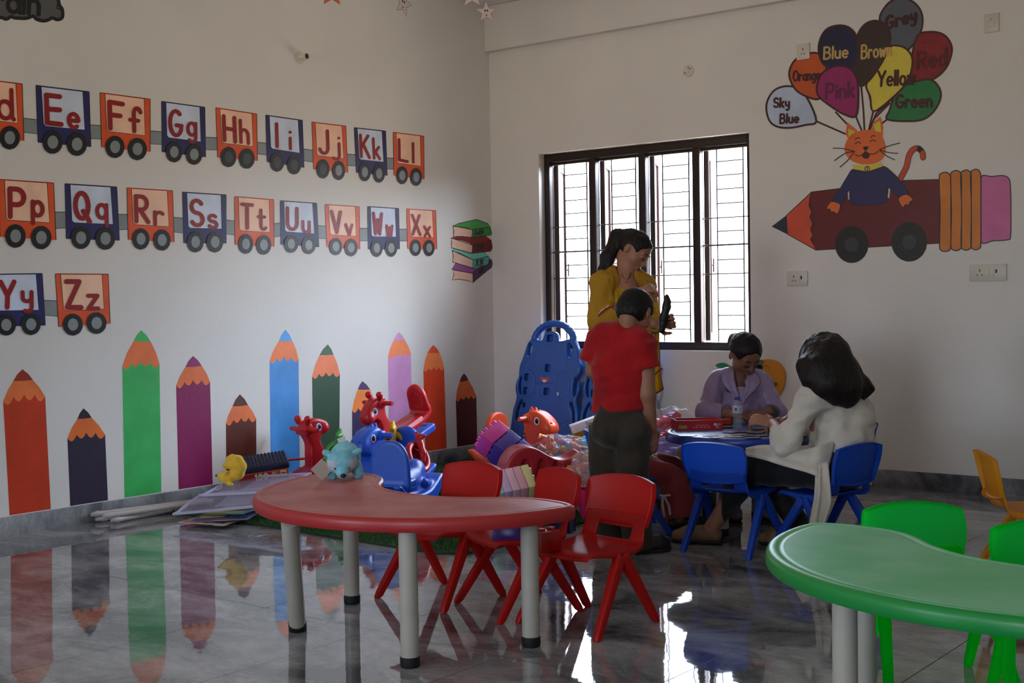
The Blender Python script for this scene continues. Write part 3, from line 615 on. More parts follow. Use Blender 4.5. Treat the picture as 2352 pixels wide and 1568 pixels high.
bl = [at(1600, 6.75)[:2], at(1660, 6.45)[:2], at(1790, 6.5)[:2], at(1740, 6.95)[:2]]
moon_table('round blue activity table with puzzle cards, red box and bottle', BT[:2], 0, blutop, [(p, p) for p in bl], ROUND)
# ------------------------------------------------------------------ children's chairs
def make_chair(label, pl, group, loc=(0, 0, 0), rz=0):
    t = thing('child_chair', label, 'chair', loc, rz, group)
    # seat shell: pan, curve and neck with a grip slot
    prof = [(-.158, .262, .140), (-.155, .280, .146), (-.13, .288, .152), (-.05, .283, .156), (.04, .280, .156), (.10, .284, .152), (.138, .302, .150), (.155, .330, .148), (.162, .352, .146), (.168, .376, .143), (.172, .395, .140)]
    us = [-1, -.94, -.55, -.5, 0, .5, .55, .94, 1]
    vs = []; fs = []
    us = [-1.012, -1, -.9, -.55, -.5, 0, .5, .55, .9, 1, 1.012]; SK = [.002, .006, .014, .024, .030, .028, .020, .010, .004, .003, .003]
    for (y, z, hw), sk in zip(prof, SK):
        for u in us:
            e = abs(u) > 1.005
            vs.append((u*hw, y-(.012*u*u if z > .32 else 0), z+.008*min(1, u*u)*(z < .3)-(sk if e else 0)))
    n = len(us)
    for i in range(len(prof)-1):
        for j in range(n-1):
            if 6 <= i <= 7 and 3 <= j <= 6: continue          # grip slot
            fs.append((i*n+j, i*n+j+1, (i+1)*n+j+1, (i+1)*n+j))
    o = mesh('seat', vs, fs, pl, t, True)
    md = o.modifiers.new('s', 'SOLIDIFY'); md.thickness = .009; md.offset = 0
    md = o.modifiers.new('d', 'SUBSURF'); md.levels = 2; md.render_levels = 2
    # back panel with turned rim
    vs = []; fs = []; nu, nv = 12, 7
    for j in range(nv+1):
        v = j/nv
        for i in range(nu+1):
            u = -1+2*i/nu
            hw = .146+.02*math.sin(PI*min(1, v*1.15)*.62); hw -= .006*max(0, v-.8)*5
            z = .350+.012*(1-u*u)*(v < .01)*-1 + .162*v + (.022*(1-abs(u)**2.2))*v
            y = .176+.036*v-.030*u*u
            vs.append((u*hw, y, z))
    bd = [i for i in range(nu+1)] + [(j)*(nu+1)+nu for j in range(1, nv+1)] + [nv*(nu+1)+i for i in range(nu-1, -1, -1)] + [j*(nu+1) for j in range(nv-1, 0, -1)]
    for j in range(nv):
        for i in range(nu): fs.append((j*(nu+1)+i, j*(nu+1)+i+1, (j+1)*(nu+1)+i+1, (j+1)*(nu+1)+i))
    k = len(vs)
    for q in bd:
        x, y, z = vs[q]; vs.append((x*1.012, y+.022, z-.002 if z < .4 else z-.004))
    for a in range(len(bd)): fs.append((bd[a], bd[(a+1) % len(bd)], k+(a+1) % len(bd), k+a))
    o = mesh('backrest', vs, fs, pl, t, True)
    bm = bmesh.new(); bm.from_mesh(o.data); bmesh.ops.recalc_face_normals(bm, faces=bm.faces); bm.to_mesh(o.data); bm.free()
    o.data.set_sharp_from_angle(angle=math.radians(50))
    md = o.modifiers.new('b', 'BEVEL'); md.width = .004; md.segments = 2; md.limit_method = 'ANGLE'
    # splayed legs: square rounded section, meeting at a hub under each side of the seat
    for sx in (-1, 1):
        for fy, fx in ((-.175, .195), (.185, .172)):
            top = Vector((sx*.150, .0 if fy < 0 else .02, .272)); hubo = Vector((sx*.158, .005+(-.012 if fy < 0 else .014), .262)); ft = Vector((sx*fx, fy, 0))
            ax = (ft-hubo).normalized(); sd = Vector((sx, 0, 0)); sd = (sd-ax*sd.dot(ax)).normalized(); th = ax.cross(sd)
            vs = []
            for c, s_ in ((hubo-ax*.012, .019), (hubo+ax*.05, .019), (ft-ax*.02, .0145), (ft, .0135)):
                for a, b_ in ((-1, -1), (1, -1), (1, 1), (-1, 1)): vs.append(c+sd*a*s_*.9+th*b_*s_)
            for q in range(12, 16): vs[q] = Vector((vs[q].x, vs[q].y, 0.0))
            fs = [(3, 2, 1, 0), (12, 13, 14, 15)]
            for r in range(3):
                for q in range(4): fs.append((r*4+q, r*4+(q+1) % 4, r*4+4+(q+1) % 4, r*4+4+q))
            b = B().add(vs, fs); b.out('leg', pl, t, bevel=.006, seg=2)
    return t
def plastic(n, rgb, tl): return smat(n, rgb, .44, .5, bump=.03, bscale=120, transl=tl)
redp, blup, grnp, yelp = plastic('red_chair_plastic', (208, 30, 28), .5), plastic('blue_chair_plastic', (28, 84, 204), .4), plastic('green_chair_plastic', (36, 248, 96), .92), plastic('yellow_chair_plastic', (232, 158, 34), .4)
G1, G2, G3 = "children's chairs at the red table", "children's chairs at the blue table", "children's chairs at the green table"
redA = make_chair('red plastic child chair tucked behind the middle of the red table', redp, G1, (2.832, -3.85, 0), -.09)
dup(redA, (3.195, -3.81, 0), -.44, 'red plastic child chair holding loose toy blocks on its seat', G1)
dup(redA, (3.56, -3.85, 0), -.13, 'red plastic child chair with bare seat, directly behind the boy in red', G1)
q = at(1686, 6.08); bluF = make_chair('empty blue plastic child chair in front of the blue table, backrest nearest', blup, G2, q, face(.62, .785)+0)
q = at(1896, 5.96); cR = dup(bluF, q, face(-.62, .78), 'blue plastic child chair under the person in the white shirt', G2)
q = at(1447, 6.62); cL = dup(bluF, q, face(1, .12), 'blue plastic child chair under the person in maroon trousers', G2)
q = at(1700, 7.40); cV = dup(bluF, q, face(.0, -1), 'blue plastic child chair under the person in the lavender jacket', G2)
q = at(1912, 6.75); dup(bluF, q, face(-.9, .1), 'empty blue plastic child chair hidden behind the person in white', G2)
q = at(2147, 3.93); grnA = make_chair('green plastic child chair with glowing backrest behind the green table', grnp, G3, q, face(0.02, -1))
q = at(2452, 3.56); dup(grnA, q, face(-.15, -1), 'green plastic child chair cut off by the right picture edge', G3)
q = at(2372, 5.42); make_chair('amber yellow plastic child chair seen edge-on by the far wall', yelp, None, q, face(1, -.12))
# ------------------------------------------------------------------ moulded shapes: distance fields meshed with surface nets
class Sdf:
    def __init__(s, lo, hi, h):
        s.lo = np.array(lo, float); s.h = h; n = np.maximum(4, np.ceil((np.array(hi)-s.lo)/h).astype(int)+1)
        s.ax = [s.lo[i]+h*np.arange(n[i]) for i in range(3)]; s.d = np.full(n, 1.0, np.float32)
    def _sub(s, a, b, m):
        sl = []
        for i in range(3):
            i0 = np.searchsorted(s.ax[i], a[i]-m); i1 = np.searchsorted(s.ax[i], b[i]+m); sl.append(slice(i0, i1))
        if any(q.stop <= q.start for q in sl): return None, None
        X = s.ax[0][sl[0]][:, None, None]; Y = s.ax[1][sl[1]][None, :, None]; Z = s.ax[2][sl[2]][None, None, :]
        return tuple(sl), (X, Y, Z)
    def _op(s, sl, v, k, op):
        d = s.d[sl]
        if op == 's': d_ = -d
        else: d_ = d
        if k > 0:
            h = np.clip(.5+.5*(v-d_)/k, 0, 1) ; r = v*(1-h)+d_*h-k*h*(1-h)
        else: r = np.minimum(d_, v)
        s.d[sl] = -r if op == 's' else r; return s
    def cap(s, a, b, ra, rb=None, k=.02, op='u', flat=None):
        a = np.array(a, float); b = np.array(b, float); rb = ra if rb is None else rb; R = max(ra, rb)
        sl, P = s._sub(np.minimum(a, b)-R, np.maximum(a, b)+R, k+3*s.h)
        if sl is None: return s
        ab = b-a; L = max((ab*ab).sum(), 1e-12)
        t = np.clip(((P[0]-a[0])*ab[0]+(P[1]-a[1])*ab[1]+(P[2]-a[2])*ab[2])/L, 0, 1)
        v = np.sqrt((P[0]-a[0]-t*ab[0])**2+(P[1]-a[1]-t*ab[1])**2+(P[2]-a[2]-t*ab[2])**2)-(ra+(rb-ra)*t)
        return s._op(sl, v, k, op)
    def chain(s, pts, rs, k=.01, op='u'):
        for i in range(len(pts)-1): s.cap(pts[i], pts[i+1], rs[i], rs[i+1], k, op)
        return s
    def ell(s, c, r, k=.02, op='u', M=None):
        c = np.array(c, float); r = np.array(r, float); R = r.max()
        e = r if M is None else np.array([R]*3)
        sl, P = s._sub(c-e, c+e, k+3*s.h)
        if sl is None: return s
        X, Y, Z = P[0]-c[0], P[1]-c[1], P[2]-c[2]
        if M is not None:
            M = np.array(M).T; X, Y, Z = (M[i][0]*X+M[i][1]*Y+M[i][2]*Z for i in range(3))
        k0 = np.sqrt((X/r[0])**2+(Y/r[1])**2+(Z/r[2])**2); k1 = np.sqrt((X/r[0]**2)**2+(Y/r[1]**2)**2+(Z/r[2]**2)**2)+1e-9
        return s._op(sl, k0*(k0-1)/k1, k, op)
    def box(s, c, hf, r=.005, k=0, op='u', M=None):
        c = np.array(c, float); hf = np.array(hf, float); R = np.linalg.norm(hf) if M is not None else hf
        sl, P = s._sub(c-R, c+R, k+3*s.h)
        if sl is None: return s
        X, Y, Z = P[0]-c[0], P[1]-c[1], P[2]-c[2]
        if M is not None:
            M = np.array(M).T; X, Y, Z = (M[i][0]*X+M[i][1]*Y+M[i][2]*Z for i in range(3))
        q = [np.abs(v)-hf[i]+r for i, v in enumerate((X, Y, Z))]
        v = np.sqrt(sum(np.maximum(a, 0)**2 for a in q))+np.minimum(np.maximum(q[0], np.maximum(q[1], q[2])), 0)-r
        return s._op(sl, v, k, op)
    def poly(s, pts, y0, y1, r=.01, k=0, op='u', axes=(0, 2, 1)):
        """2-D outline in the axes[0], axes[1] plane, from y0 to y1 along axes[2], edges rounded by r"""
        p = np.array(pts, float); a, b, c = axes; lo = np.zeros(3); hi = np.zeros(3)
        lo[a], lo[b], lo[c] = p[:, 0].min(), p[:, 1].min(), y0; hi[a], hi[b], hi[c] = p[:, 0].max(), p[:, 1].max(), y1
        sl, P = s._sub(lo, hi, k+3*s.h)
        if sl is None: return s
        U, V = np.broadcast_arrays(P[a], P[b]); U = U.astype(float)
        # evaluate on the 2-D slice only
        sh = [1, 1, 1]; sh[a] = P[a].shape[a]; sh[b] = P[b].shape[b]
        u = P[a].reshape([-1 if i == a else 1 for i in range(3)]); v = P[b].reshape([-1 if i == b else 1 for i in range(3)])
        d2 = None; sg = None
        for i in range(len(p)):
            A_, B_ = p[i], p[i-1]; e = B_-A_; wx, wy = u-A_[0], v-A_[1]
            t = np.clip((wx*e[0]+wy*e[1])/max((e*e).sum(), 1e-12), 0, 1); q = (wx-e[0]*t)**2+(wy-e[1]*t)**2
            d2 = q if d2 is None else np.minimum(d2, q)
            c1 = (v >= A_[1]) & (u == u); c2 = (v < B_[1]); c3 = (e[0]*wy > e[1]*wx)
            f = (c1 & c2 & c3) | (~c1 & ~c2 & ~c3); sg = f if sg is None else sg ^ f
        d = np.where(sg, -1, 1)*np.sqrt(d2)
        w0 = np.abs(P[c]-(y0+y1)/2)-(y1-y0)/2
        q0, q1 = d+r, w0+r
        out = np.sqrt(np.maximum(q0, 0)**2+np.maximum(q1, 0)**2)+np.minimum(np.maximum(q0, q1), 0)-r
        return s._op(sl, out, k, op)
    def tor(s, c, R, r, axis=2, k=.0, op='u'):
        c = np.array(c, float); sl, P = s._sub(c-R-r, c+R+r, k+3*s.h)
        if sl is None: return s
        D = [P[i]-c[i] for i in range(3)]; a, b = [i for i in range(3) if i != axis]
        q = np.sqrt(D[a]**2+D[b]**2)-R
        return s._op(sl, np.sqrt(q*q+D[axis]**2)-r, k, op)
    def cut(s, n, c, k=.0):
        """keep the side where (p-c).n < 0"""
        n = np.array(n, float); n /= np.linalg.norm(n)
        v = sum((s.ax[i].reshape([-1 if j == i else 1 for j in range(3)])-c[i])*n[i] for i in range(3))
        s.d = np.maximum(s.d, v.astype(np.float32)); return s
    def noise(s, amp, scale, seed=0, stretch=(1, 1, 1), band=None):
        """gentle folds: adds smooth value noise near the surface"""
        rng = np.random.default_rng(seed); st = np.array(stretch)
        idx = np.argwhere(np.abs(s.d) < max(3*s.h, 2.5*amp))
        if not len(idx): return s
        p = (s.lo+idx*s.h)*scale*st+7.3; i0 = np.floor(p).astype(int); f = p-i0; f = f*f*(3-2*f); tab = rng.random(4096)
        def hsh(i): return tab[(i[:, 0]*73856093 ^ i[:, 1]*19349663 ^ i[:, 2]*83492791) & 4095]
        v = 0
        for a in (0, 1):
            for b in (0, 1):
                for c in (0, 1):
                    wgt = np.abs(1-a-f[:, 0])*np.abs(1-b-f[:, 1])*np.abs(1-c-f[:, 2]); v = v+wgt*hsh(i0+np.array([a, b, c]))
        s.d[tuple(idx.T)] += ((v-.5)*2*amp).astype(np.float32); return s
    def mesh(s, name, mats, parent=None, loc=None, rot=None, smooth=2, matfn=None):
        d = s.d; d[0], d[-1], d[:, 0], d[:, -1], d[:, :, 0], d[:, :, -1] = [np.maximum(q, 1e-4) for q in (d[0], d[-1], d[:, 0], d[:, -1], d[:, :, 0], d[:, :, -1])]
        S = d < 0; nx, ny, nz = d.shape
        cnt = sum(S[i:nx-1+i, j:ny-1+j, k:nz-1+k].astype(np.int8) for i in (0, 1) for j in (0, 1) for k in (0, 1))
        act = np.argwhere((cnt > 0) & (cnt < 8)); ids = np.full((nx-1, ny-1, nz-1), -1, np.int64); ids[tuple(act.T)] = np.arange(len(act))
        acc = np.zeros((len(act), 3)); num = np.zeros(len(act))
        cor = [(i, j, k) for i in (0, 1) for j in (0, 1) for k in (0, 1)]
        for a in cor:
            for ax in range(3):
                if a[ax]: continue
                b = list(a); b[ax] = 1
                va = d[tuple((act+a).T)]; vb = d[tuple((act+b).T)]; mk = (va < 0) != (vb < 0)
                t = np.where(mk, va/np.where(mk, va-vb, 1), 0); p = np.tile(np.array(a, float), (len(act), 1)); p[:, ax] = t
                acc += np.where(mk[:, None], p, 0); num += mk
        V = s.lo+(act+acc/num[:, None])*s.h
        F = []
        for ax in range(3):
            o = [i for i in range(3) if i != ax]; A0 = [slice(None)]*3; A1 = [slice(None)]*3
            A0[ax] = slice(0, -1); A1[ax] = slice(1, None)
            ch = S[tuple(A0)] != S[tuple(A1)]; e = np.argwhere(ch)
            e = e[(e[:, o[0]] > 0) & (e[:, o[1]] > 0) & (e[:, o[0]] < d.shape[o[0]]-1) & (e[:, o[1]] < d.shape[o[1]]-1)]
            if not len(e): continue
            q = []
            for du, dv in ((-1, -1), (0, -1), (0, 0), (-1, 0)):
                c = e.copy(); c[:, o[0]] += du; c[:, o[1]] += dv; q.append(ids[tuple(c.T)])
            q = np.stack(q, 1); fl = S[tuple(e.T)]
            if ax == 1: fl = ~fl
            q[~fl] = q[~fl][:, ::-1]; F.append(q)
        F = np.concatenate(F)
        for _ in range(smooth):                             # light relaxation
            a2 = np.zeros_like(V); n2 = np.zeros(len(V))
            for i in range(4):
                u, v = F[:, i], F[:, (i+1) % 4]
                np.add.at(a2, u, V[v]); np.add.at(n2, u, 1); np.add.at(a2, v, V[u]); np.add.at(n2, v, 1)
            V = V*.5+.5*a2/np.maximum(n2, 1)[:, None]
        me = bpy.data.meshes.new(name); me.vertices.add(len(V)); me.vertices.foreach_set('co', V.astype(np.float32).ravel())
        me.loops.add(len(F)*4); me.loops.foreach_set('vertex_index', F.astype(np.int32).ravel())
        me.polygons.add(len(F)); me.polygons.foreach_set('loop_start', np.arange(0, len(F)*4, 4, dtype=np.int32)); me.polygons.foreach_set('loop_total', np.full(len(F), 4, np.int32))
        if not isinstance(mats, (list, tuple)): mats = [mats]
        for m_ in mats: me.materials.append(m_)
        if matfn is not None:
            cen = V[F].mean(1); me.polygons.foreach_set('material_index', matfn(cen).astype(np.int32))
        me.update(calc_edges=True); me.validate(); me.polygons.foreach_set('use_smooth', [True]*len(me.polygons))
        return put(name, me, parent, loc, rot)
def put_tree(t, loc, rz=0, tilt=None, sc=1):
    t.location = loc; t.rotation_mode = 'QUATERNION'
    q = Matrix.Rotation(rz, 3, 'Z').to_quaternion()
    if tilt: q = Matrix.Rotation(tilt[1], 3, tilt[0]).to_quaternion() @ q
    t.rotation_quaternion = q; t.scale = (sc,)*3; return t
def localtilt(t, ax, a): t.rotation_quaternion = t.rotation_quaternion @ Matrix.Rotation(a, 3, ax).to_quaternion(); return t
# ------------------------------------------------------------------ artificial grass mat
grassb = smat('artificial_grass_backing', (22, 44, 20), .9)
MATP = [(.03, -3.16), (.75, -3.15), (2.22, -3.2), (2.34, -3.12), (2.38, -2.9), (2.2, -.12), (.03, -.1)]
gm = tag(put('grass_mat', None), 'green artificial grass mat under the toy pile in the corner', 'mat')
B().prism([(x, -y) for x, y in MATP], .008, M=Matrix(((1, 0, 0, 0), (0, 0, -1, 0), (0, 1, 0, .004), (0, 0, 0, 1)))).out('mat_backing', grassb, gm)
def inpoly(x, y, P):
    r = np.zeros(len(x), bool)
    for i in range(len(P)):
        (x0, y0), (x1, y1) = P[i], P[i-1]
        r ^= ((y0 > y) != (y1 > y)) & (x < (x1-x0)*(y-y0)/(y1-y0+1e-12)+x0)
    return r
rng = np.random.default_rng(5); n = 90000
gx, gy = rng.uniform(0, 2.4, n), rng.uniform(-3.22, -.1, n); k = inpoly(gx, gy, MATP) & ((gy < -1.2) | (rng.random(n) < .25)); gx, gy = gx[k], gy[k]; n = len(gx)
an = rng.uniform(0, 2*PI, n); ln = rng.normal(0, .008, (n, 2)); hh = rng.uniform(.012, .024, n); wd = .0022
vv = np.stack([np.stack([gx+np.cos(an)*wd, gy+np.sin(an)*wd, np.full(n, .007)], 1), np.stack([gx-np.cos(an)*wd, gy-np.sin(an)*wd, np.full(n, .007)], 1), np.stack([gx+ln[:, 0], gy+ln[:, 1], .008+hh], 1)], 1).reshape(-1, 3)
me = bpy.data.meshes.new('grass_blades'); me.vertices.add(3*n); me.vertices.foreach_set('co', vv.astype(np.float32).ravel())
me.loops.add(3*n); me.loops.foreach_set('vertex_index', np.arange(3*n, dtype=np.int32)); me.polygons.add(n)
me.polygons.foreach_set('loop_start', np.arange(0, 3*n, 3, dtype=np.int32)); me.polygons.foreach_set('loop_total', np.full(n, 3, np.int32))
me.materials.append(smat('grass_blade_green', (58, 104, 40), .7, .3, col2=lin((34, 78, 26)), vscale=30)); me.update(calc_edges=True)
tag(put('grass_blades', me, gm), kind='stuff')
# ------------------------------------------------------------------ ride-on rockers
eyew, eyeb, eyebl = smat('eye_white', (226, 228, 232), .3), smat('eye_black', (14, 15, 20), .25), smat('eye_blue', (44, 96, 170), .3)
def eye(parent, x, y, z, r, iris=None):
    s = 1 if y > 0 else -1; b = B()
    for rr, k, o in ((1, 0, 0), (.68, 1, .0016), (.40, 2, .0030)):
        M = Matrix.Translation((x+(.12*r if k else 0), y+s*o, z)) @ Matrix.Rotation(-s*PI/2, 4, 'X') @ Matrix.Diagonal((.82, 1, 1, 1))
        b.lathe([(0, -.004), (r*rr, -.004), (r*rr, .001), (r*rr*.8, .0018), (0, .002)], 20, k, M)
    b.out('eye', [eyew, iris or eyeb, eyeb], parent, smooth=True)
def handlebar(parent, m_, x, z, w=.13, r=.014):
    b = B(); b.tube([(x, -w, z), (x, -w+.012, z), (x, w-.012, z), (x, w, z)], [r*.8, r, r, r*.8], 14); return b.out('handlebar', m_, parent, smooth=True)
def giraffe(label, pl, loc, rz, tilt=None, sc=1):
    t = thing('ride_on_giraffe', label, 'toy'); h = .0055
    s = Sdf((-.36, -.13, -.03), (.34, .13, .42), h)
    base = smooth_closed([(.19, 0), (.21, .02), (.16, .055), (-.2, .045), (-.30, .10), (-.315, .09), (-.30, .03), (-.18, .0)], 4)
    s.poly(base, -.085, .085, .015)
    neck = smooth_closed([(.04, .04), (.055, .12), (.085, .20), (.075, .27), (.085, .32), (.14, .345), (.20, .33), (.255, .285), (.265, .24), (.245, .215), (.20, .215), (.175, .195), (.17, .17), (.18, .10), (.19, .04)], 5)
    s.poly(neck, -.042, .042, .018, k=.012)
    s.ell((.235, 0, .245), (.045, .052, .045), k=.02)
    s.cap((.11, .045, .345), (.115, .05, .365), .02, .024, .01).cap((.11, -.045, .345), (.115, -.05, .365), .02, .024, .01)
    s.box((.098, 0, .295), (.034, .06, .026), .012, .008)
    s.box((-.09, 0, .05), (.12, .075, .012), .01, .01)
    s.ell((-.10, 0, .085), (.11, .055, .03), op='s', k=.012)
    s.mesh('body', pl, t, smooth=1)
    b = Sdf((-.36, -.13, .02), (-.22, .13, .31), h)
    b.poly(smooth_closed([(-.075, .05), (-.085, .14), (-.07, .22), (0, .265), (.07, .22), (.085, .14), (.075, .05)], 4), -.305, -.265, .014, axes=(1, 2, 0))
    b.poly(smooth_closed([(-.045, .11), (-.05, .16), (0, .215), (.05, .16), (.045, .11), (0, .09)], 4), -.27, -.24, .008, axes=(1, 2, 0), op='s', k=.004)
    b.mesh('backrest', pl, t, smooth=1)
    handlebar(t, pl, .10, .298, .135, .016)
    for sy in (1, -1): eye(t, .185, sy*.043, .275, .026, eyebl)
    return put_tree(t, loc, rz, tilt, sc)
def dino(label, pl, loc, rz, tilt=None, sc=1):
    t = thing('ride_on_dinosaur', label, 'toy'); h = .006
    s = Sdf((-.44, -.17, -.04), (.36, .17, .52), h)
    rock = smooth_closed([(.30, .07), (.22, .012), (.08, -.008), (-.1, -.008), (-.28, .02), (-.40, .105), (-.425, .135), (-.40, .15), (-.30, .105), (-.20, .09), (.1, .085), (.26, .12)], 4)
    s.poly(rock, -.135, .135, .02); s.poly(smooth_closed([(.4, .15), (.2, .07), (0, .045), (-.2, .05), (-.45, .17), (-.2, -.05), (.2, -.05)], 3), -.075, .075, .01, op='s', k=.01)
    s.ell((-.02, 0, .12), (.22, .085, .085), k=.03)
    neck = smooth_closed([(.02, .12), (.045, .22), (.03, .32), (.04, .40), (.08, .435), (.15, .43), (.22, .385), (.255, .33), (.25, .285), (.20, .265), (.165, .25), (.16, .20), (.20, .12), (.19, .06), (.05, .06)], 5)
    s.poly(neck, -.062, .062, .028, k=.02)
    s.ell((.205, 0, .325), (.055, .068, .052), k=.02)
    for i in range(4): s.cap((.055+.035*i, 0, .425-.004*i*i), (.06+.035*i, 0, .452-.005*i*i), .016, .012, .008)
    for i in range(9):
        for sy in (1, -1): s.ell((.035+.004*math.sin(i), sy*.05, .37-.027*i), (.010,)*3, k=.004)
    s.box((.065, 0, .385), (.03, .078, .028), .014, .01)
    s.ell((.242, .028, .352), (.008,)*3, op='s', k=.004).ell((.242, -.028, .352), (.008,)*3, op='s', k=.004)
    s.mesh('body', pl, t, smooth=1)
    b = Sdf((-.34, -.16, .06), (-.05, .16, .45), h)
    b.poly(smooth_closed([(-.112, .12), (-.122, .23), (-.104, .35), (-.045, .405), (.045, .405), (.104, .35), (.122, .23), (.112, .12), (0, .11)], 4), -.275, -.235, .016, axes=(1, 2, 0))
    b.box((-.17, 0, .155), (.10, .09, .03), .02, .02)
    b.mesh('backrest', pl, t, smooth=1)
    handlebar(t, pl, .07, .385, .155, .0165)
    for sy in (1, -1): eye(t, .15, sy*.0635, .37, .027)
    return put_tree(t, loc, rz, tilt, sc)
def ridep(n, rgb): return smat(n, rgb, .34, .5, bump=.04, bscale=90)
rred, rblu, rora = ridep('ride_on_red', (196, 26, 34)), ridep('ride_on_blue', (36, 92, 208)), ridep('ride_on_orange', (226, 78, 34))
rzv = lambda lat, dep: face(lat, dep)+PI/2*-1               # rz that turns local +x to the view heading
# orange one by the corner, facing right; blue one in the pile, facing away to the left
dino('orange ride-on dinosaur toy in front of the blue panel in the corner', rora, at(1208, 8.68, .03), rzv(.72, -.58), sc=.98)
dino('blue ride-on dinosaur toy behind the blue plush bear', rblu, at(878, 7.95, .022), rzv(-.55, -.80), sc=.95)
giraffe('red ride-on giraffe toy tilted on top of the toy pile', rred, at(914, 8.30, .335), rzv(-.60, -.80), tilt=None, sc=.93)
localtilt(bpy.data.objects['ride_on_giraffe'], 'Y', .36)
giraffe('red ride-on giraffe toy standing low in front of the blue painted pencil', rred, at(706, 8.1, .10), rzv(.62, .70), sc=.98)
localtilt(bpy.data.objects['ride_on_giraffe.001'], 'Y', -.38)
t = thing('rocking_seat', 'blue rocking seat with tall round backrest just behind the red table', 'toy', at(931, 7.42, .022), rzv(.30, .95))
t.scale = (.94,)*3
s = Sdf((-.44, -.17, -.04), (.36, .17, .36), .006)
s.poly(smooth_closed([(.34, .13), (.22, .02), (.08, -.008), (-.1, -.008), (-.24, .03), (-.36, .13), (-.39, .165), (-.36, .175), (-.26, .12), (-.16, .09), (.1, .085), (.30, .16)], 4), -.135, .135, .02); s.poly(smooth_closed([(.4, .19), (.2, .07), (0, .045), (-.2, .055), (-.42, .19), (-.2, -.05), (.2, -.05)], 3), -.085, .085, .01, op='s', k=.01)
s.ell((.02, 0, .13), (.20, .085, .10), k=.03).ell((.15, 0, .19), (.10, .07, .08), k=.03).cap((.10, -.09, .13), (.22, -.085, .11), .026, .022, .02).cap((.10, .09, .13), (.22, .085, .11), .026, .022, .02); s.mesh('body', rblu, t, smooth=1)
b = Sdf((-.34, -.17, .06), (-.02, .17, .47), .006)
b.poly(smooth_closed([(-.118, .11), (-.128, .23), (-.112, .35), (-.05, .418), (.05, .418), (.112, .35), (.128, .23), (.118, .11), (0, .10)], 4), -.245, -.205, .016, axes=(1, 2, 0)); b.box((-.14, 0, .15), (.10, .10, .03), .02, .02); b.mesh('backrest', rblu, t, smooth=1)
# blue plank toy that carries the top giraffe
t = thing('see_saw_plank', 'flat blue see-saw plank under the upper red giraffe toy', 'toy', at(918, 8.36, .270), rzv(-.60, -.80))
t.rotation_euler = (0, .36, t.rotation_euler[2])
s = Sdf((-.34, -.12, -.06), (.34, .12, .06), .006); s.box((0, 0, 0), (.29, .085, .026), .014); s.box((0, 0, .026), (.25, .05, .008), .004, op='s'); s.mesh('plank', rblu, t); 
# ------------------------------------------------------------------ ring-toss animals
def ring_toy(label, rgb, loc, n, rot, R=.085):
    pl = ridep('ring_'+label.split()[0], rgb); t = thing('ring_toy', label, 'toy', loc, rot=rot)
    for i in range(n):
        s = Sdf((-R-.04, -R-.04, -.03), (R+.04, R+.04, .03), .006); s.tor((0, 0, 0), R, .021); s.mesh('ring', pl, t, loc=(.004*i, -.012*i, -.043*i))
    s = Sdf((-.07, -R, -.02), (.07, R+.12, .12), .005)
    s.chain([(0, -R*.5, .035), (0, R*.1, .045), (0, R*.8, .036), (0, R+.035, .03)], [.017, .021, .022, .024], .012).cap((0, R+.045, .035), (.0, R+.03, .075), .020, .012, .012).ell((0, R+.07, .02), (.014, .018, .014), k=.012)
    s.mesh('head', pl, t); return t
ring_toy('yellow animal ring toy in the pile behind the blue dinosaur', (224, 184, 40), at(903, 8.14, .275), 2, (PI/2-.15, 0, face(.1, -1)))
ring_toy('red animal ring toy with stacked rings, leaning right of the blue dinosaur', (190, 24, 30), at(960, 7.86, .245), 3, (PI/2-.5, .35, face(.75, -.65)))
ring_toy('green animal ring toy behind the blue plush bear', (60, 150, 48), at(781, 7.9, .255), 1, (PI/2-.2, 0, face(-.1, -1)))
# hoop
t = thing('hoop', 'thin red hoop lying around the lower giraffe toy', 'hoop', at(716, 8.0, .20)); s = B()
s.tube([(.17*math.cos(a), .26*math.sin(a), .02*math.sin(2*a)) for a in [2*PI*i/48 for i in range(48)]], .008, 8, closed=True).out('tube', rred, t, smooth=True); t.rotation_euler = (.10, .10, .2)
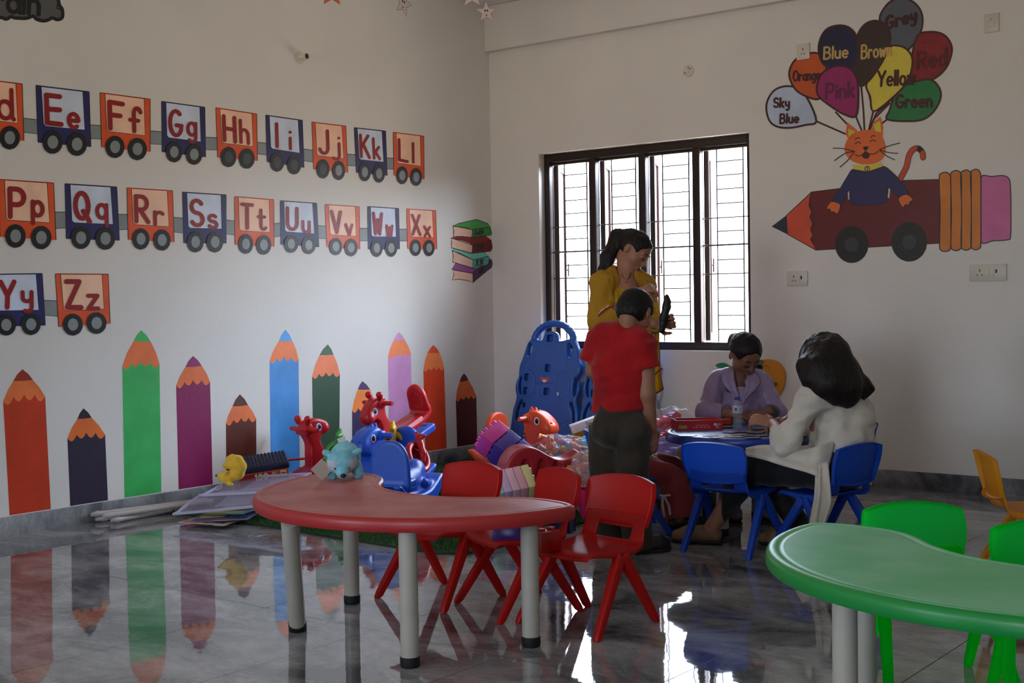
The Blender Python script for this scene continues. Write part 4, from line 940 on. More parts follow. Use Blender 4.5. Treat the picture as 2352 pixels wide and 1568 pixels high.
# ------------------------------------------------------------------ blue climbing panels leaning under the window
pblu = ridep('panel_blue', (36, 92, 178)); pdk = smat('panel_hole_blue', (26, 62, 120), .5)
def climbing_panel(label, loc, rz, lean):
    t = thing('climbing_panel', label, 'play panel', loc); t.rotation_euler = (lean, 0, rz)
    K = 1/(3.485*318*.80)
    T = lambda *a: [((a[i]-685)*K, (1300-a[i+1])*K*.80) for i in range(0, len(a), 2)]
    s = Sdf((-.40, -.06, -.02), (.40, .06, 1.20), .0055)
    s.poly(smooth_closed(T(615, 300, 640, 235, 660, 222, 710, 222, 735, 240, 760, 300, 830, 285, 885, 300, 915, 360, 925, 440, 948, 500, 945, 560, 925, 600, 945, 650, 948, 710, 930, 775, 945, 850, 955, 930, 950, 1285, 700, 1292, 420, 1285, 415, 930, 425, 850, 440, 775, 425, 710, 428, 650, 445, 600, 445, 560, 450, 500, 470, 440, 490, 360, 510, 305, 555, 285), 3), -.028, .028, .02)
    arc = [((685+20)*1.0-685+160*math.cos(a), 165+150*math.sin(a)) for a in [PI*i/14 for i in range(15)]]
    pts = [(x*K, 0, (1300-330)*K*.8+y*K*.8) for x, y in [(v[0], v[1]-140) for v in arc]]
    s.chain(pts, [.024]*15, k=.012)
    hole = lambda *a: s.poly(smooth_closed(T(*a), 3), -.06, .06, .004, op='s', k=.012)
    hole(515, 330, 535, 325, 545, 350, 535, 420, 515, 435, 507, 400); hole(832, 325, 858, 325, 872, 360, 866, 420, 845, 435, 835, 390)
    hole(462, 610, 478, 600, 470, 660, 480, 740, 470, 752, 455, 700, 455, 650); hole(905, 610, 920, 600, 928, 650, 925, 720, 910, 755, 898, 700)
    hole(478, 805, 498, 800, 470, 870, 462, 950, 448, 960, 450, 880); hole(900, 800, 880, 810, 905, 870, 912, 950, 925, 960, 922, 880)
    sq = lambda x, y, w, h: s.poly(smooth_closed(T(x-w, y-h, x, y-h-2, x+w, y-h, x+w+1, y, x+w, y+h, x, y+h+2, x-w, y+h, x-w-1, y), 2), -.06, .02, .003, op='s', k=.003)
    for q in ((685, 280, 22, 26), (685, 525, 20, 28), (517, 605, 18, 26), (515, 718, 18, 27), (688, 718, 21, 27), (512, 837, 11, 17)): sq(*q)
    def groove(pts): 
        pts = smooth_open(pts, 3); s.chain([(x, -.030, z) for x, z in pts], [.0052]*len(pts), k=.003, op='s')
    groove(T(600, 330, 560, 400, 545, 500, 520, 540, 560, 560, 585, 640, 570, 760)); groove(T(770, 330, 820, 400, 835, 500, 855, 540))
    groove(T(640, 300, 640, 260, 685, 240, 730, 260, 732, 310, 685, 350, 640, 310)); groove(T(650, 500, 630, 530, 650, 580, 690, 590))
    groove(T(580, 650, 640, 665, 700, 665, 760, 640)); groove(T(760, 600, 790, 560, 840, 570, 870, 640, 860, 740, 810, 780, 770, 720, 760, 640, 765, 600)); groove(T(480, 570, 560, 560, 585, 650, 560, 750, 500, 770, 470, 700, 478, 600))
    groove(T(620, 690, 650, 660, 720, 660, 750, 720, 720, 775, 670, 780, 630, 750, 620, 690)); groove(T(520, 960, 600, 1010, 700, 1020, 800, 1000, 880, 950))
    s.mesh('panel', pblu, t, smooth=1, matfn=lambda c: ((c[:, 1] > .004) & (c[:, 1] < .024) & (np.abs(c[:, 0]) < .22) & (c[:, 2] > .2)).astype(int)*0)
    P = Paint(lambda x, y, o: Vector((x, -.0292-o, y))); m_ = T(635, 602, 672, 606, 708, 602, 705, 625, 690, 643, 665, 645, 645, 630)
    P.fill(m_, 0); P.fill(smooth_closed(T(655, 625, 668, 620, 685, 624, 683, 638, 668, 642, 658, 638), 2), 1); P.fill(smooth_closed(T(778, 722, 786, 718, 793, 735, 788, 748, 781, 742), 2), 1)
    P.out('smile_sticker', [smat('smile_orange', (214, 74, 40), .4), eyew], t)
    for sx in (-1, 1):          # side slots seen against the light keep their own backing web
        pass
    return t
PB = onR(1238, 900, -.25); PT = onR(1238, 760, -.07)
climbing_panel('blue plastic climbing panel with smiling mouth, leaning below the left window bay', (PB.x, -.215, 0), 0, -.14)
climbing_panel('second blue climbing panel, right of the smiling one, half behind the boy in red', (PB.x+.615, -.215, 0), 0, -.14)
# ------------------------------------------------------------------ big toy blocks
def block(label, rgb, w, d, h, studs, group=None, name='toy_block', gloss=.25, r=None, sh=1):
    """block along x (w) and y (d); knobs on top"""
    m_ = smat('block_%d_%d_%d' % rgb, rgb, gloss, .5, bump=.02, bscale=30)
    t = thing(name, label, 'toy block', group=group); t.rotation_mode = 'QUATERNION'
    B().box((-w/2, -d/2, 0), (w/2, d/2, h)).out('brick_body', m_, t, bevel=min(.006, h*.1), seg=2)
    nx, ny = studs; px_, py_ = w/nx, d/ny; r = r or min(px_, py_)*.33
    for i in range(nx):
        for j in range(ny):
            M = Matrix.Translation((-w/2+px_*(i+.5), -d/2+py_*(j+.5), h)); b = B(); b.lathe([(r*1.02, -.001), (r, r*.42*sh), (r*.86, r*.62*sh), (0, r*.66*sh)], 16, M=M); b.out('stud', m_, t, smooth=True)
    return t
def orient(t, o, X, Z):
    X = Vector(X).normalized(); Z = Vector(Z); Z = (Z-X*Z.dot(X)).normalized(); Y = Z.cross(X)
    t.rotation_quaternion = Matrix((X, Y, Z)).transposed().to_quaternion(); t.location = o
# pink, purple and blue blocks pushed together in the pile
v_r, v_u, v_n = head(1, 0), Vector((0, 0, 1)), head(0, -1)
ax = (v_r*.70 - v_u*.55 + v_n*.25).normalized()            # along the row, from pink to blue
sd = (v_r*.62 + v_u*.30 - v_n*.62); sd = (sd-ax*sd.dot(ax)).normalized()
o0 = at(1158, 7.55, .325)
for i, (nm, rgb) in enumerate((('pink', (216, 70, 160)), ('purple', (78, 58, 150)), ('royal blue', (36, 58, 168)))):
    t = block(f'{nm} big toy block in the tilted row of three on the pile', rgb, .175, .15, .086, (4, 3), 'three big blocks pushed together', sh=2.4)
    c = o0 + ax*(.092*i-.092); orient(t, c+ax*.043, sd, -ax)
# five pastel blocks joined in a row behind the red chairs
ax = (v_r*.95+v_u*.15-v_n*.22).normalized(); sd = (v_r*.42-v_u*.50+v_n*.62); sd = (sd-ax*sd.dot(ax)).normalized(); nn = ax.cross(sd); nn = nn if nn.z > 0 else -nn
o0 = CAM+ray(1177, 1099)*6.72-nn*.056
for i, (nm, rgb) in enumerate((('mint', (166, 226, 214)), ('lilac', (214, 184, 232)), ('pale pink', (236, 190, 204)), ('rose pink', (232, 170, 186)), ('cream yellow', (226, 214, 150)))):
    t = block(f'{nm} block of the pastel row behind the red chairs', rgb, .165, .11, .043, (3, 2), 'pastel blocks joined in a row')
    orient(t, o0+ax*(.0438*(i-2)-.0215), sd, ax)
# loose blocks on the middle red chair
cs = bpy.data.objects['child_chair.001'].location; R_ = Matrix.Rotation(-.44, 3, 'Z')
for nm, rgb, px, py, rz, st, w, d in (('red', (176, 22, 24), 1242, 1262, -.2, (2, 2), .12, .10), ('dark purple', (66, 44, 120), 1166, 1238, .5, (2, 1), .11, .07), ('navy blue', (28, 34, 92), 1292, 1222, .3, (2, 2), .09, .08)):
    t = block(f'{nm} toy block lying on the seat of the middle red chair', rgb, w, d, .075, st, 'blocks on the middle red chair')
    t.rotation_quaternion = Matrix.Rotation(rz, 3, 'Z').to_quaternion(); t.location = onF(px, py, .290)
# ------------------------------------------------------------------ plush bears
def fur(n, rgb, rgb2): return smat(n, rgb, .9, .2, bump=.35, bscale=220, sheen=.4, col2=lin(rgb2), vscale=40)
f1, f2, blkn = fur('plush_blue', (112, 190, 212), (140, 210, 226)), fur('plush_grey_face', (176, 192, 206), (192, 204, 214)), smat('plush_nose_black', (18, 18, 20), .35)
t = thing('plush_bear', 'small blue plush bear with paper tag standing on the red table', 'plush toy', at(790, 5.12, .5), face(.22, -1))
t.scale = (.92,)*3
s = Sdf((-.13, -.15, -.01), (.13, .14, .19), .0042)      # faces local -y
s.ell((.012, .045, .085), (.068, .075, .070), k=.02)
for x, y in ((-.045, .0), (.055, .0), (-.045, .09), (.06, .09)): s.cap((x, y, .045), (x*1.12, y-.008, .016), .026, .022, .015)
s.ell((-.012, -.045, .075), (.066, .052, .052), k=.012)
s.cap((-.066, -.03, .113), (-.082, -.028, .118), .014, .013, .006).cap((.048, -.035, .113), (.066, -.034, .120), .014, .013, .006)
s.ell((-.014, -.095, .036), (.028, .034, .024), k=.012)
body = s.mesh('body', [f1, f2], t, matfn=lambda c: ((c[:, 1] < -.028) & (c[:, 2] < .088) & (c[:, 2] > .048) & (c[:, 1] > -.09)).astype(int))
s = Sdf((-.04, -.15, .0), (.02, -.10, .06), .003); s.ell((-.014, -.126, .028), (.0125, .009, .010)); s.mesh('nose', blkn, t)
for sx in (-.043, .014):
    s = Sdf((sx-.02, -.11, .03), (sx+.02, -.06, .08), .003); s.ell((sx, -.0855, .054), (.006, .006, .006)); s.mesh('eye', blkn, t)
P = Paint(lambda x, y, o: Vector((x, -.0985+(.09-y)*-.0-o-.0025+max(0, y-.075)*.55, y))); P.stroke([(-.05, .070), (-.052, .082), (-.042, .096), (-.024, .104), (-.030, .090), (-.038, .074), (-.046, .068)], .0022, 0, closed=True); P.out('sewn_loop', smat('loop_pink', (226, 200, 196), .6), t)
B().box((-.034, -.0006, -.034), (.034, .0006, .034)).out('paper_tag', smat('tag_paper', (176, 166, 150), .8), t, loc=(-.098, -.052, .049), rot=(.25, PI/4, .1))
B().tube([(-.066, -.04, .10), (-.085, -.05, .10), (-.098, -.052, .092)], .0008, 5).out('string', smat('loop_pink', (1, 1, 1)), t)
B().box((-.018, -.0005, -.012), (.018, .0005, .012)).out('care_label', smat('care_label_white', (220, 220, 222), .7), t, loc=(.0, .07, .160), rot=(.2, -.35, 0))
y1 = smat('plush_yellow', (232, 182, 50), .9, .2, bump=.12, bscale=240, sheen=.3, col2=lin((244, 200, 72)), vscale=40)
t = thing('plush_toy', 'small yellow plush toy lying curled on the plastic lids', 'plush toy', at(530, 7.10, .205), face(-.2, -1))
s = Sdf((-.12, -.1, -.03), (.12, .1, .20), .0045)         # curled: head down left, back arching right, legs up
s.ell((-.018, -.01, .038), (.040, .036, .036), k=.008).chain([(.0, 0, .045), (.040, .006, .062), (.056, .006, .100), (.044, .004, .132), (.012, 0, .146)], [.032, .036, .034, .029, .021], .012)
s.cap((.045, -.012, .105), (-.020, -.016, .106), .022, .018, .008).cap((.012, 0, .146), (-.006, -.002, .140), .021, .018, .008)
s.cap((.0, -.03, .010), (.022, -.036, .006), .013, .011, .006).cap((-.012, -.034, .066), (-.004, -.042, .074), .012, .010, .005).ell((-.054, -.014, .046), (.021, .018, .017), k=.008)
s.mesh('body', y1, t); s = Sdf((-.1, -.05, .02), (-.05, .02, .08), .003); s.ell((-.076, -.016, .050), (.008, .008, .008)); s.mesh('nose', blkn, t)
B().tube([(-.03, -.045, .01), (-.036, -.05, -.012), (-.052, -.055, -.022), (-.066, -.05, -.024), (-.058, -.048, -.026)], .002, 6).out('cord_loop', smat('white_cord', (214, 212, 210), .7), t, smooth=True)
# ------------------------------------------------------------------ storage box of small blocks
navy = smat('lid_navy', (26, 30, 62), .5)
q = at(605, 7.62, .150); t = thing('block_box', 'orange box of building blocks with studded navy lid by the wall', 'toy box', q, 0, rot=(.30, -.10, face(.30, -1)))
obox = smat('box_orange', (196, 84, 34), .45); bx = B().box((-.145, -.085, 0), (.145, .085, .10)).out('box', obox, t, bevel=.008)
l = B().box((-.151, -.091, .1005), (.151, .091, .135)).out('lid', navy, t, bevel=.006)
sb = B()
for i in range(14):
    for j in range(8): sb.lathe([(.0065, .1345), (.0065, .1415), (0, .142)], 8, M=Matrix.Translation((-.137+.0211*i, -.078+.0223*j, 0)))
sb.out('lid_studs', navy, l, smooth=True)
P = Paint(lambda x, y, o: Vector((x, -.0852-o, y)))
P.fill([(-.143, .004), (.02, .004), (.05, .092), (-.143, .092)], 0); P.text('100', -.052, .05, .036, .009, 1, (1, 0), (0, 1), gap=.2); P.text('BLOCKS', .046, .052, .016, .004, 2, (1, 0), (0, 1), gap=.16); P.text('SET', .046, .076, .010, .0025, 1, (1, 0), (0, 1), gap=.16)
P.disc(.118, .03, .012, .012, 3, 16).disc(.085, .03, .011, .011, 4, 16).fill([(.095, .062), (.13, .062), (.13, .092), (.095, .092)], 1).fill([(.10, .070), (.125, .070), (.125, .078), (.10, .078)], 0)
P.out('printing', [smat('print_red', (168, 34, 30), .4), smat('print_cream', (226, 206, 170), .4), smat('print_yellow', (222, 178, 46), .4), smat('print_magenta', (190, 40, 90), .4), smat('print_green', (90, 150, 60), .4)], bx)
# ------------------------------------------------------------------ clear lids, sheets and booklets by the left wall
lid = smat('clear_lilac_plastic', (206, 200, 232), .18, .5, alpha=.24); lidrim = smat('lilac_plastic_rim', (214, 210, 236), .25, .5, alpha=.55)
def tray(label, c, rz, tilt, w, d, hgt=.014):
    t = thing('storage_lid', label, 'plastic lid', c); t.rotation_euler = (tilt[0], tilt[1], rz)
    P_ = smooth_closed([(-w/2, -d/2+.03), (-w/2+.03, -d/2), (w/2-.03, -d/2), (w/2, -d/2+.03), (w/2, d/2-.03), (w/2-.03, d/2), (-w/2+.03, d/2), (-w/2, d/2-.03)], 3)
    slab('panel', P_, [(.012, .002), (.010, 0), (.010, .006), (.014, .0065)], lid, t)
    r = B(); L = len(P_); rr = [offset_ring(P_, o) for o in (0, .007)]
    vs = [(v.x, v.y, z) for z in (0, hgt) for g in rr for v in g]; fs = []
    for i in range(L):
        j = (i+1) % L; fs += [(i, j, 2*L+j, 2*L+i), (L+j, L+i, 3*L+i, 3*L+j), (2*L+i, 2*L+j, 3*L+j, 3*L+i)]
    r.add(vs, fs).out('rim', lidrim, t, smooth=True)
    g = B()
    for i in range(16): g.box((-w*.1, -d*.3+i*d*.04, .0066), (w*.3, -d*.3+i*d*.04+.0015, .0076))
    g.out('ribs', lidrim, t); return t
for i, (px, dp, z, rz, tl, nm) in enumerate(((528, 7.13, .105, .50, (.14, -.10), 'uppermost, under the yellow plush'), (590, 7.32, .165, .34, (.14, -.08), 'tilted against the block box'))):
    tray(f'clear lilac plastic storage lid, {nm}', at(px, dp, z), rz, tl, .50, .36)
def sheet(name, label, cat, c, rz, w, d, th, base, marks, rot=None, group=None):
    t = thing(name, label, cat, c, 0, group); t.rotation_euler = (*(rot or (0, 0)), rz)
    b = B().box((-w/2, -d/2, 0), (w/2, d/2, th)).out('cover', base, t, bevel=min(.002, th*.4))
    P = Paint(lambda x, y, o: Vector((x*w, y*d, th+.0003+o)))
    ms = []
    for pts, rgb in marks:
        n_ = 'print_%d_%d_%d' % rgb; m_ = smat(n_, rgb, .35)
        if m_ not in ms: ms.append(m_)
        P.fill(pts, ms.index(m_))
    P.out('print', ms, b); return t
def rc(x0, y0, x1, y1): return [(x0, y0), (x1, y0), (x1, y1), (x0, y1)]
pap = smat('glossy_card', (190, 178, 196), .22)
sheet('flat_pack', 'yellow and red printed card lying at the mat edge by the lids', 'card', at(485, 6.98, .022), .30, .30, .19, .004, pap, [(rc(-.48, -.48, .48, -.05), (214, 170, 52)), (rc(-.45, -.42, -.1, -.12), (196, 60, 40)), (rc(.0, -.42, .42, -.15), (70, 26, 60)), (rc(.05, -.35, .36, -.30), (220, 200, 190)), (rc(-.4, .05, .3, .4), (150, 130, 170))])
sheet('flat_pack', 'purple printed booklet under the lids by the left wall', 'booklet', at(518, 7.02, .036), .52, .34, .22, .007, smat('booklet_violet', (96, 84, 120), .25), [(rc(-.46, -.45, .46, -.2), (64, 60, 90)), (rc(-.42, -.1, .0, .3), (220, 190, 90)), (rc(.1, -.1, .4, .35), (70, 150, 190))], rot=(.04, -.06))
sheet('flat_pack', 'green and blue picture booklet between the lids and the floor', 'booklet', at(540, 7.1, .058), .18, .30, .21, .007, smat('booklet_teal', (84, 120, 130), .25), [(rc(-.46, -.46, .4, -.2), (190, 180, 70)), (rc(-.3, -.1, .4, .4), (60, 90, 120))], rot=(.06, -.08))
# wrapped poles lying along the skirting
wrap = smat('plastic_wrap', (214, 208, 208), .2, .6, alpha=.55, bump=.5, bscale=60); pole = smat('pole_beige', (206, 190, 180), .5)
for i, (x0, y0, x1, y1, z) in enumerate(((.205, 1188, .66, 1150, 0), (.245, 1190, .66, 1152, .0), (.275, 1193, .72, 1156, .0), (.225, 1180, .64, 1148, .03), (.262, 1182, .69, 1150, .03))):
    a = onF(200+70*(i % 3)*.45+12*(i > 2), (1187, 1190, 1194, 1180, 1184)[i], z+.018); c = onF(440+12*i, 1148+1.5*(i % 3), z+.018)
    a.x = max(a.x, .04); c.x = max(c.x, .05+.03*(i % 3)); d_ = (c-a).normalized()
    t = thing('wrapped_pole', 'pale pole in clear plastic wrap, in the bundle along the left skirting', 'pole', a, 0, 'wrapped poles along the skirting')
    B().tube([d_*.01, d_*((c-a).length)], .0135, 12).out('pole', pole, t, smooth=True)
    L = (c-a).length; rr = [.0150+.0006*math.sin(j*1.7+i) for j in range(40)]; rr[0] = .010; rr[1] = .020; rr[2] = .0165
    B().tube([d_*(L*j/39-.02*(j == 0)) for j in range(40)], rr, 12).out('wrapping', wrap, t, smooth=True)
# ------------------------------------------------------------------ crumpled bags
def bag(name, label, cat, c, rz, dims, film, fill=None, n=14, seed=1, parts='item', amp=.018, h=.009, group=None, size=.035):
    t = thing(name, label, cat, c, rz, group); rg = random.Random(seed); w, d, hh = dims
    s = Sdf((-w*.75, -d*.75, -.02), (w*.75, d*.75, hh*1.35), h)
    s.ell((0, 0, hh*.42), (w*.5, d*.5, hh*.48), k=.03)
    for q in range(4): s.ell((rg.uniform(-.3, .3)*w, rg.uniform(-.3, .3)*d, hh*rg.uniform(.35, .75)), (w*.25, d*.25, hh*.28), k=.04)
    s.cut((0, 0, -1), (0, 0, .004)); s.noise(amp, 22, seed).noise(amp*.5, 48, seed+3)
    s.mesh('bag_film', film, t, smooth=1)
    for j in range(n if fill else 0):
        r_ = size*rg.uniform(.7, 1.25); u = rg.uniform(0, 2*PI); k_ = .42*math.sqrt(rg.random())*.95; z = rg.uniform(.12, .78)*hh
        b = B(); M = Matrix.Translation((k_*w*math.cos(u), k_*d*math.sin(u), z)) @ Matrix.Rotation(rg.uniform(0, 3), 4, Vector((rg.random(), rg.random(), rg.random())))
        rgb = rg.choice(fill); m_ = smat('item_%d_%d_%d' % rgb, rgb, .4)
        b.box((-r_, -r_*.55, -r_*.45), (r_, r_*.55, r_*.45), M=M)
        for sx in (-.5, .5): b.lathe([(r_*.3, r_*.44), (r_*.28, r_*.62), (0, r_*.64)], 10, M=M @ Matrix.Translation((sx*r_, 0, 0)))
        b.out(parts, m_, t, bevel=r_*.1)
    return t
film = smat('clear_bag_film', (236, 232, 244), .10, .8, alpha=.2, bump=.6, bscale=34); film2 = smat('clear_bag_film_warm', (236, 222, 226), .14, .7, alpha=.28, bump=.5, bscale=34)
bright = [(214, 60, 60), (236, 140, 120), (70, 160, 210), (120, 190, 200), (240, 170, 60), (180, 120, 190)]
bag('toy_bag', 'large clear bag of colourful toys on the pile right of the orange dinosaur', 'bag', at(1296, 7.95, .175), .3, (.40, .30, .20), film, bright, 30, 3, 'toy_piece')
bag('toy_bag', 'clear bag of yellow and red bricks left of the boy in red', 'bag', at(1345, 7.15, .03), .2, (.17, .20, .36), film2, [(222, 178, 56), (206, 60, 48), (226, 150, 52), (160, 60, 110)], 22, 8, 'toy_piece', size=.03)
dark = smat('dark_clear_bag', (60, 52, 50), .12, .6, alpha=.6, bump=.6, bscale=30)
bag('zip_bag', 'dark transparent zip bag with a brown strap by the corner skirting', 'bag', at(1098, 7.95, .03), .4, (.26, .18, .17), dark, [(128, 44, 40), (60, 50, 46)], 6, 11, 'toy_piece')
t = bag('zip_bag', 'clear zip bag of colourful bricks leaning by the wall left of the blue table', 'bag', at(1550, 7.9, .27), .5, (.34, .16, .26), smat('zip_film', (226, 214, 236), .08, .9, alpha=.16, bump=.6, bscale=30), [(206, 60, 60), (120, 60, 160), (60, 150, 200), (236, 130, 50), (230, 80, 130)], 34, 21, 'toy_piece')
t.rotation_euler = (-.15, .25, face(.25, -1))
P5 = smat('cloth_beige', (176, 164, 140), .85, .2, bump=.3, bscale=90, var=.1); P6 = smat('cloth_mustard', (176, 132, 40), .8, .2, bump=.3, bscale=80); P7 = smat('cloth_magenta', (150, 40, 110), .8, .2, bump=.3, bscale=80)
def cloth(name, label, cat, c, rz, dims, m_, seed, h=.009):
    t = thing(name, label, cat, c, rz); w, d, hh = dims; rg = random.Random(seed); s = Sdf((-w*.7, -d*.7, -.02), (w*.7, d*.7, hh*1.3), h)
    for q in range(6): s.ell((rg.uniform(-.25, .25)*w, rg.uniform(-.25, .25)*d, hh*rg.uniform(.25, .62)), (w*rg.uniform(.2, .34), d*rg.uniform(.2, .34), hh*rg.uniform(.28, .38)), k=.03)
    s.cut((0, 0, -1), (0, 0, .003)); s.noise(.016, 26, seed, (1, 1, .5)); s.mesh('fabric', m_, t); return t
cloth('cloth_bag', 'crumpled beige cloth bag on the floor behind the front blue chair', 'bag', at(1590, 7.05, .15), .2, (.22, .20, .26), P5, 3)
cloth('cloth_bundle', 'mustard cloth bundle under the white carton behind the boy', 'cloth', at(1350, 8.3, .22), .2, (.20, .2, .18), P6, 5)
cloth('cloth_bundle', 'magenta cloth bundle in the pile left of the blue table', 'cloth', at(1522, 7.60, .27), .2, (.24, .18, .12), P7, 7)
# red moulded see-saw boat
t = thing('see_saw_boat', 'red moulded see-saw boat lying in the pile before the orange dinosaur', 'toy', at(1243, 7.25, .165), face(.25, -1))
s = Sdf((-.30, -.14, -.03), (.30, .14, .30), .006)
s.poly(smooth_closed([(-.24, 0), (-.235, .10), (-.19, .18), (-.12, .215), (-.05, .205), (.02, .165), (.09, .135), (.17, .15), (.22, .175), (.235, .13), (.215, .02), (.1, -.005)], 4), -.105, .105, .016)
for x, w_ in ((-.115, .026), (-.02, .024), (.07, .022)): s.poly(smooth_closed([(x-w_, .04), (x-w_, .11), (x, .148), (x+w_, .11), (x+w_, .04), (x, .02)], 3), -.14, -.085, .01, op='s', k=.012)
s.ell((.13, 0, .20), (.10, .085, .075), op='s', k=.02)
s.mesh('shell', smat('boat_red', (170, 36, 46), .32, .5, bump=.05, bscale=60), t, smooth=1)
# pile core: things underneath that hold the heap up
for i, (px, dp, w, d, h, rgb, nm) in enumerate(((916, 8.40, .30, .26, .22, (44, 84, 180), 'blue storage crate holding up the see-saw plank and giraffe'), (716, 8.15, .26, .24, .10, (70, 100, 170), 'blue storage crate under the lower red giraffe'), (1160, 7.62, .26, .22, .20, (60, 46, 44), 'dark storage crate under the three big blocks'), (1296, 8.0, .40, .28, .165, (150, 40, 60), 'dark red storage crate under the large clear toy bag'), (1534, 7.3, .26, .20, .185, (80, 84, 120), 'grey blue crate under the clear lilac bin'), (1590, 7.08, .22, .20, .135, (120, 110, 96), 'brown carton under the beige cloth bag'), (1522, 7.60, .22, .16, .255, (100, 60, 90), 'plum crate under the magenta cloth'), (1172, 6.74, .20, .10, .135, (60, 60, 66), 'dark grey box under the pastel blocks'), (1243, 7.25, .42, .20, .15, (90, 40, 50), 'dark red storage crate under the see-saw boat'), (1545, 7.95, .34, .22, .245, (70, 150, 150), 'turquoise storage crate under the clear zip bag'), (603, 7.66, .34, .20, .15, (120, 96, 84), 'brown carton under the orange block box'), (1360, 8.3, .26, .22, .21, (110, 80, 60), 'brown carton under the mustard cloth'))):
    t = thing('crate', nm, 'crate', at(px, dp, .012), face(.3, -1)); m_ = smat('crate_%d' % i, rgb, .5)
    B().box((-w/2, -d/2, 0), (w/2, d/2, h-.03)).out('box', m_, t, bevel=.008); B().box((-w/2-.006, -d/2-.006, h-.0295), (w/2+.006, d/2+.006, h-.012)).out('rim', m_, t, bevel=.004)
# white carton with printed letters
t = thing('carton', 'white flat carton with printed black letters, tilted beside the boy', 'carton', at(1345, 8.2, .40), face(.05, -1)); t.rotation_euler = (0, -.33, t.rotation_euler[2])
cb = B().box((-.10, -.05, -.026), (.13, .05, .026)).out('box', smat('carton_white', (206, 200, 204), .5), t, bevel=.002)
P = Paint(lambda x, y, o: Vector((x, -.0503-o, y))); P.text('Ss', .0, -.006, .022, .0035, 0, (1, 0), (0, 1)); P.text('xot', -.01, -.02, .011, .002, 0, (1, 0), (0, 1)); P.stroke([(-.075, -.016), (-.055, -.016), (-.055, .014), (-.075, .014)], .0012, 1, closed=True); P.text('T', -.069, -.006, .012, .001, 1, (1, 0), (0, 1)); P.out('printing', [smat('print_ink', (40, 36, 46), .5), smat('print_pink', (190, 110, 120), .5)], cb)
# lilac bin, pink bin and bricks beside the seated person
t = thing('storage_bin', 'clear lilac plastic bin of toys between the boy and the blue table', 'bin', at(1534, 7.3, .20), face(.2, -1))
P_ = [(.13*math.cos(a)*(1+.12*abs(math.sin(2*a))), .10*math.sin(a)*(1+.12*abs(math.sin(2*a)))) for a in [2*PI*i/32 for i in range(32)]]
slab('bin_wall', P_, [(.03, .0), (.026, .002), (.004, .18), (-.008, .185), (-.008, .192), (.006, .192), (.03, .01)], smat('bin_lilac', (186, 176, 232), .2, .5, alpha=.55), t)
for j, (x, y, rgb) in enumerate(((-.05, .0, (70, 130, 200)), (.05, .02, (206, 120, 170)), (.0, -.03, (220, 214, 226)), (.03, -.04, (150, 150, 210)), (-.04, .04, (226, 150, 120)))):
    B().box((x-.03, y-.025, .05+.02*j), (x+.03, y+.025, .09+.02*j)).out('toy_piece', smat('item_%d_%d_%d' % rgb, rgb, .4), t, bevel=.005)
t = thing('storage_bin', 'small pink plastic bin just left of the boy in red', 'bin', at(1371, 6.98, .012), face(.1, -1)); slab('bin_wall', [(x*.75, y*.75) for x, y in P_], [(.014, 0), (.012, .002), (0, .15), (0, .155), (.006, .155), (.016, .01)], smat('bin_pink', (206, 36, 104), .35), t)
t = block('turquoise building block on the floor behind the front blue chair', (34, 130, 190), .14, .08, .10, (4, 2)); t.location = at(1600, 6.95, .0); t.rotation_quaternion = Matrix.Rotation(face(.3, -1), 3, 'Z').to_quaternion()
for i, (px, dp, z, rgb, nm, a) in enumerate(((1532, 7.72, .335, (226, 104, 44), 'orange', .5), (1515, 7.68, .33, (206, 50, 50), 'red', .2), (1545, 7.6, .285, (56, 150, 130), 'teal', .4))):
    t = block(f'{nm} brick in the pile under the zip bag', rgb, .10 if i < 2 else .20, .06, .05, (3, 2) if i < 2 else (5, 2), 'bricks under the zip bag'); t.location = at(px, dp, z); t.rotation_quaternion = (Matrix.Rotation(face(.3, -1), 3, 'Z') @ Matrix.Rotation(-a, 3, 'Y')).to_quaternion()
c = B().tube([at(1580, 8.0, .20), at(1581, 8.0, .30), at(1587, 8.0, .345), at(1600, 8.0, .36), at(1612, 8.0, .36), at(1618, 8.0, .30)], .006, 8).out('cable', smat('cable_dark', (60, 44, 36), .5), None, smooth=True); tag(c, 'dark cable loop rising from the pile beside the lavender jacket', 'cable')
# ------------------------------------------------------------------ people
def _cyl(s, a, b, ra, rb=None, k=.0, op='u', sq=1.0, ax=None):
    """flat-ended cone, optionally flattened by sq along ax"""
    a = np.array(a, float); b = np.array(b, float); rb = ra if rb is None else rb; R = max(ra, rb)*max(1, 1/sq)
    sl, P = s._sub(np.minimum(a, b)-R, np.maximum(a, b)+R, k+3*s.h)
    if sl is None: return s
    u = (b-a); L = np.linalg.norm(u); u = u/L; D = [P[i]-a[i] for i in range(3)]
    t = D[0]*u[0]+D[1]*u[1]+D[2]*u[2]; q = [D[i]-t*u[i] for i in range(3)]
    if ax is not None:
        n = np.array(ax, float); n = n-u*(n@u); n /= np.linalg.norm(n); e = q[0]*n[0]+q[1]*n[1]+q[2]*n[2]; q = [q[i]+e*(1/sq-1)*n[i] for i in range(3)]
    rad = np.sqrt(q[0]**2+q[1]**2+q[2]**2)-(ra+(rb-ra)*np.clip(t/L, 0, 1)); axd = np.abs(t-L/2)-L/2
    v = np.minimum(np.maximum(rad, axd), 0)+np.sqrt(np.maximum(rad, 0)**2+np.maximum(axd, 0)**2)
    return s._op(sl, v, k, op)
Sdf.cyl = _cyl
def unit(v): v = np.array(v, float); return v/np.linalg.norm(v)
def basis(f, u):
    f = unit(f); r = unit(np.cross(f, u)); return np.stack([r, f, np.cross(r, f)], 1)      # columns right, forward, up
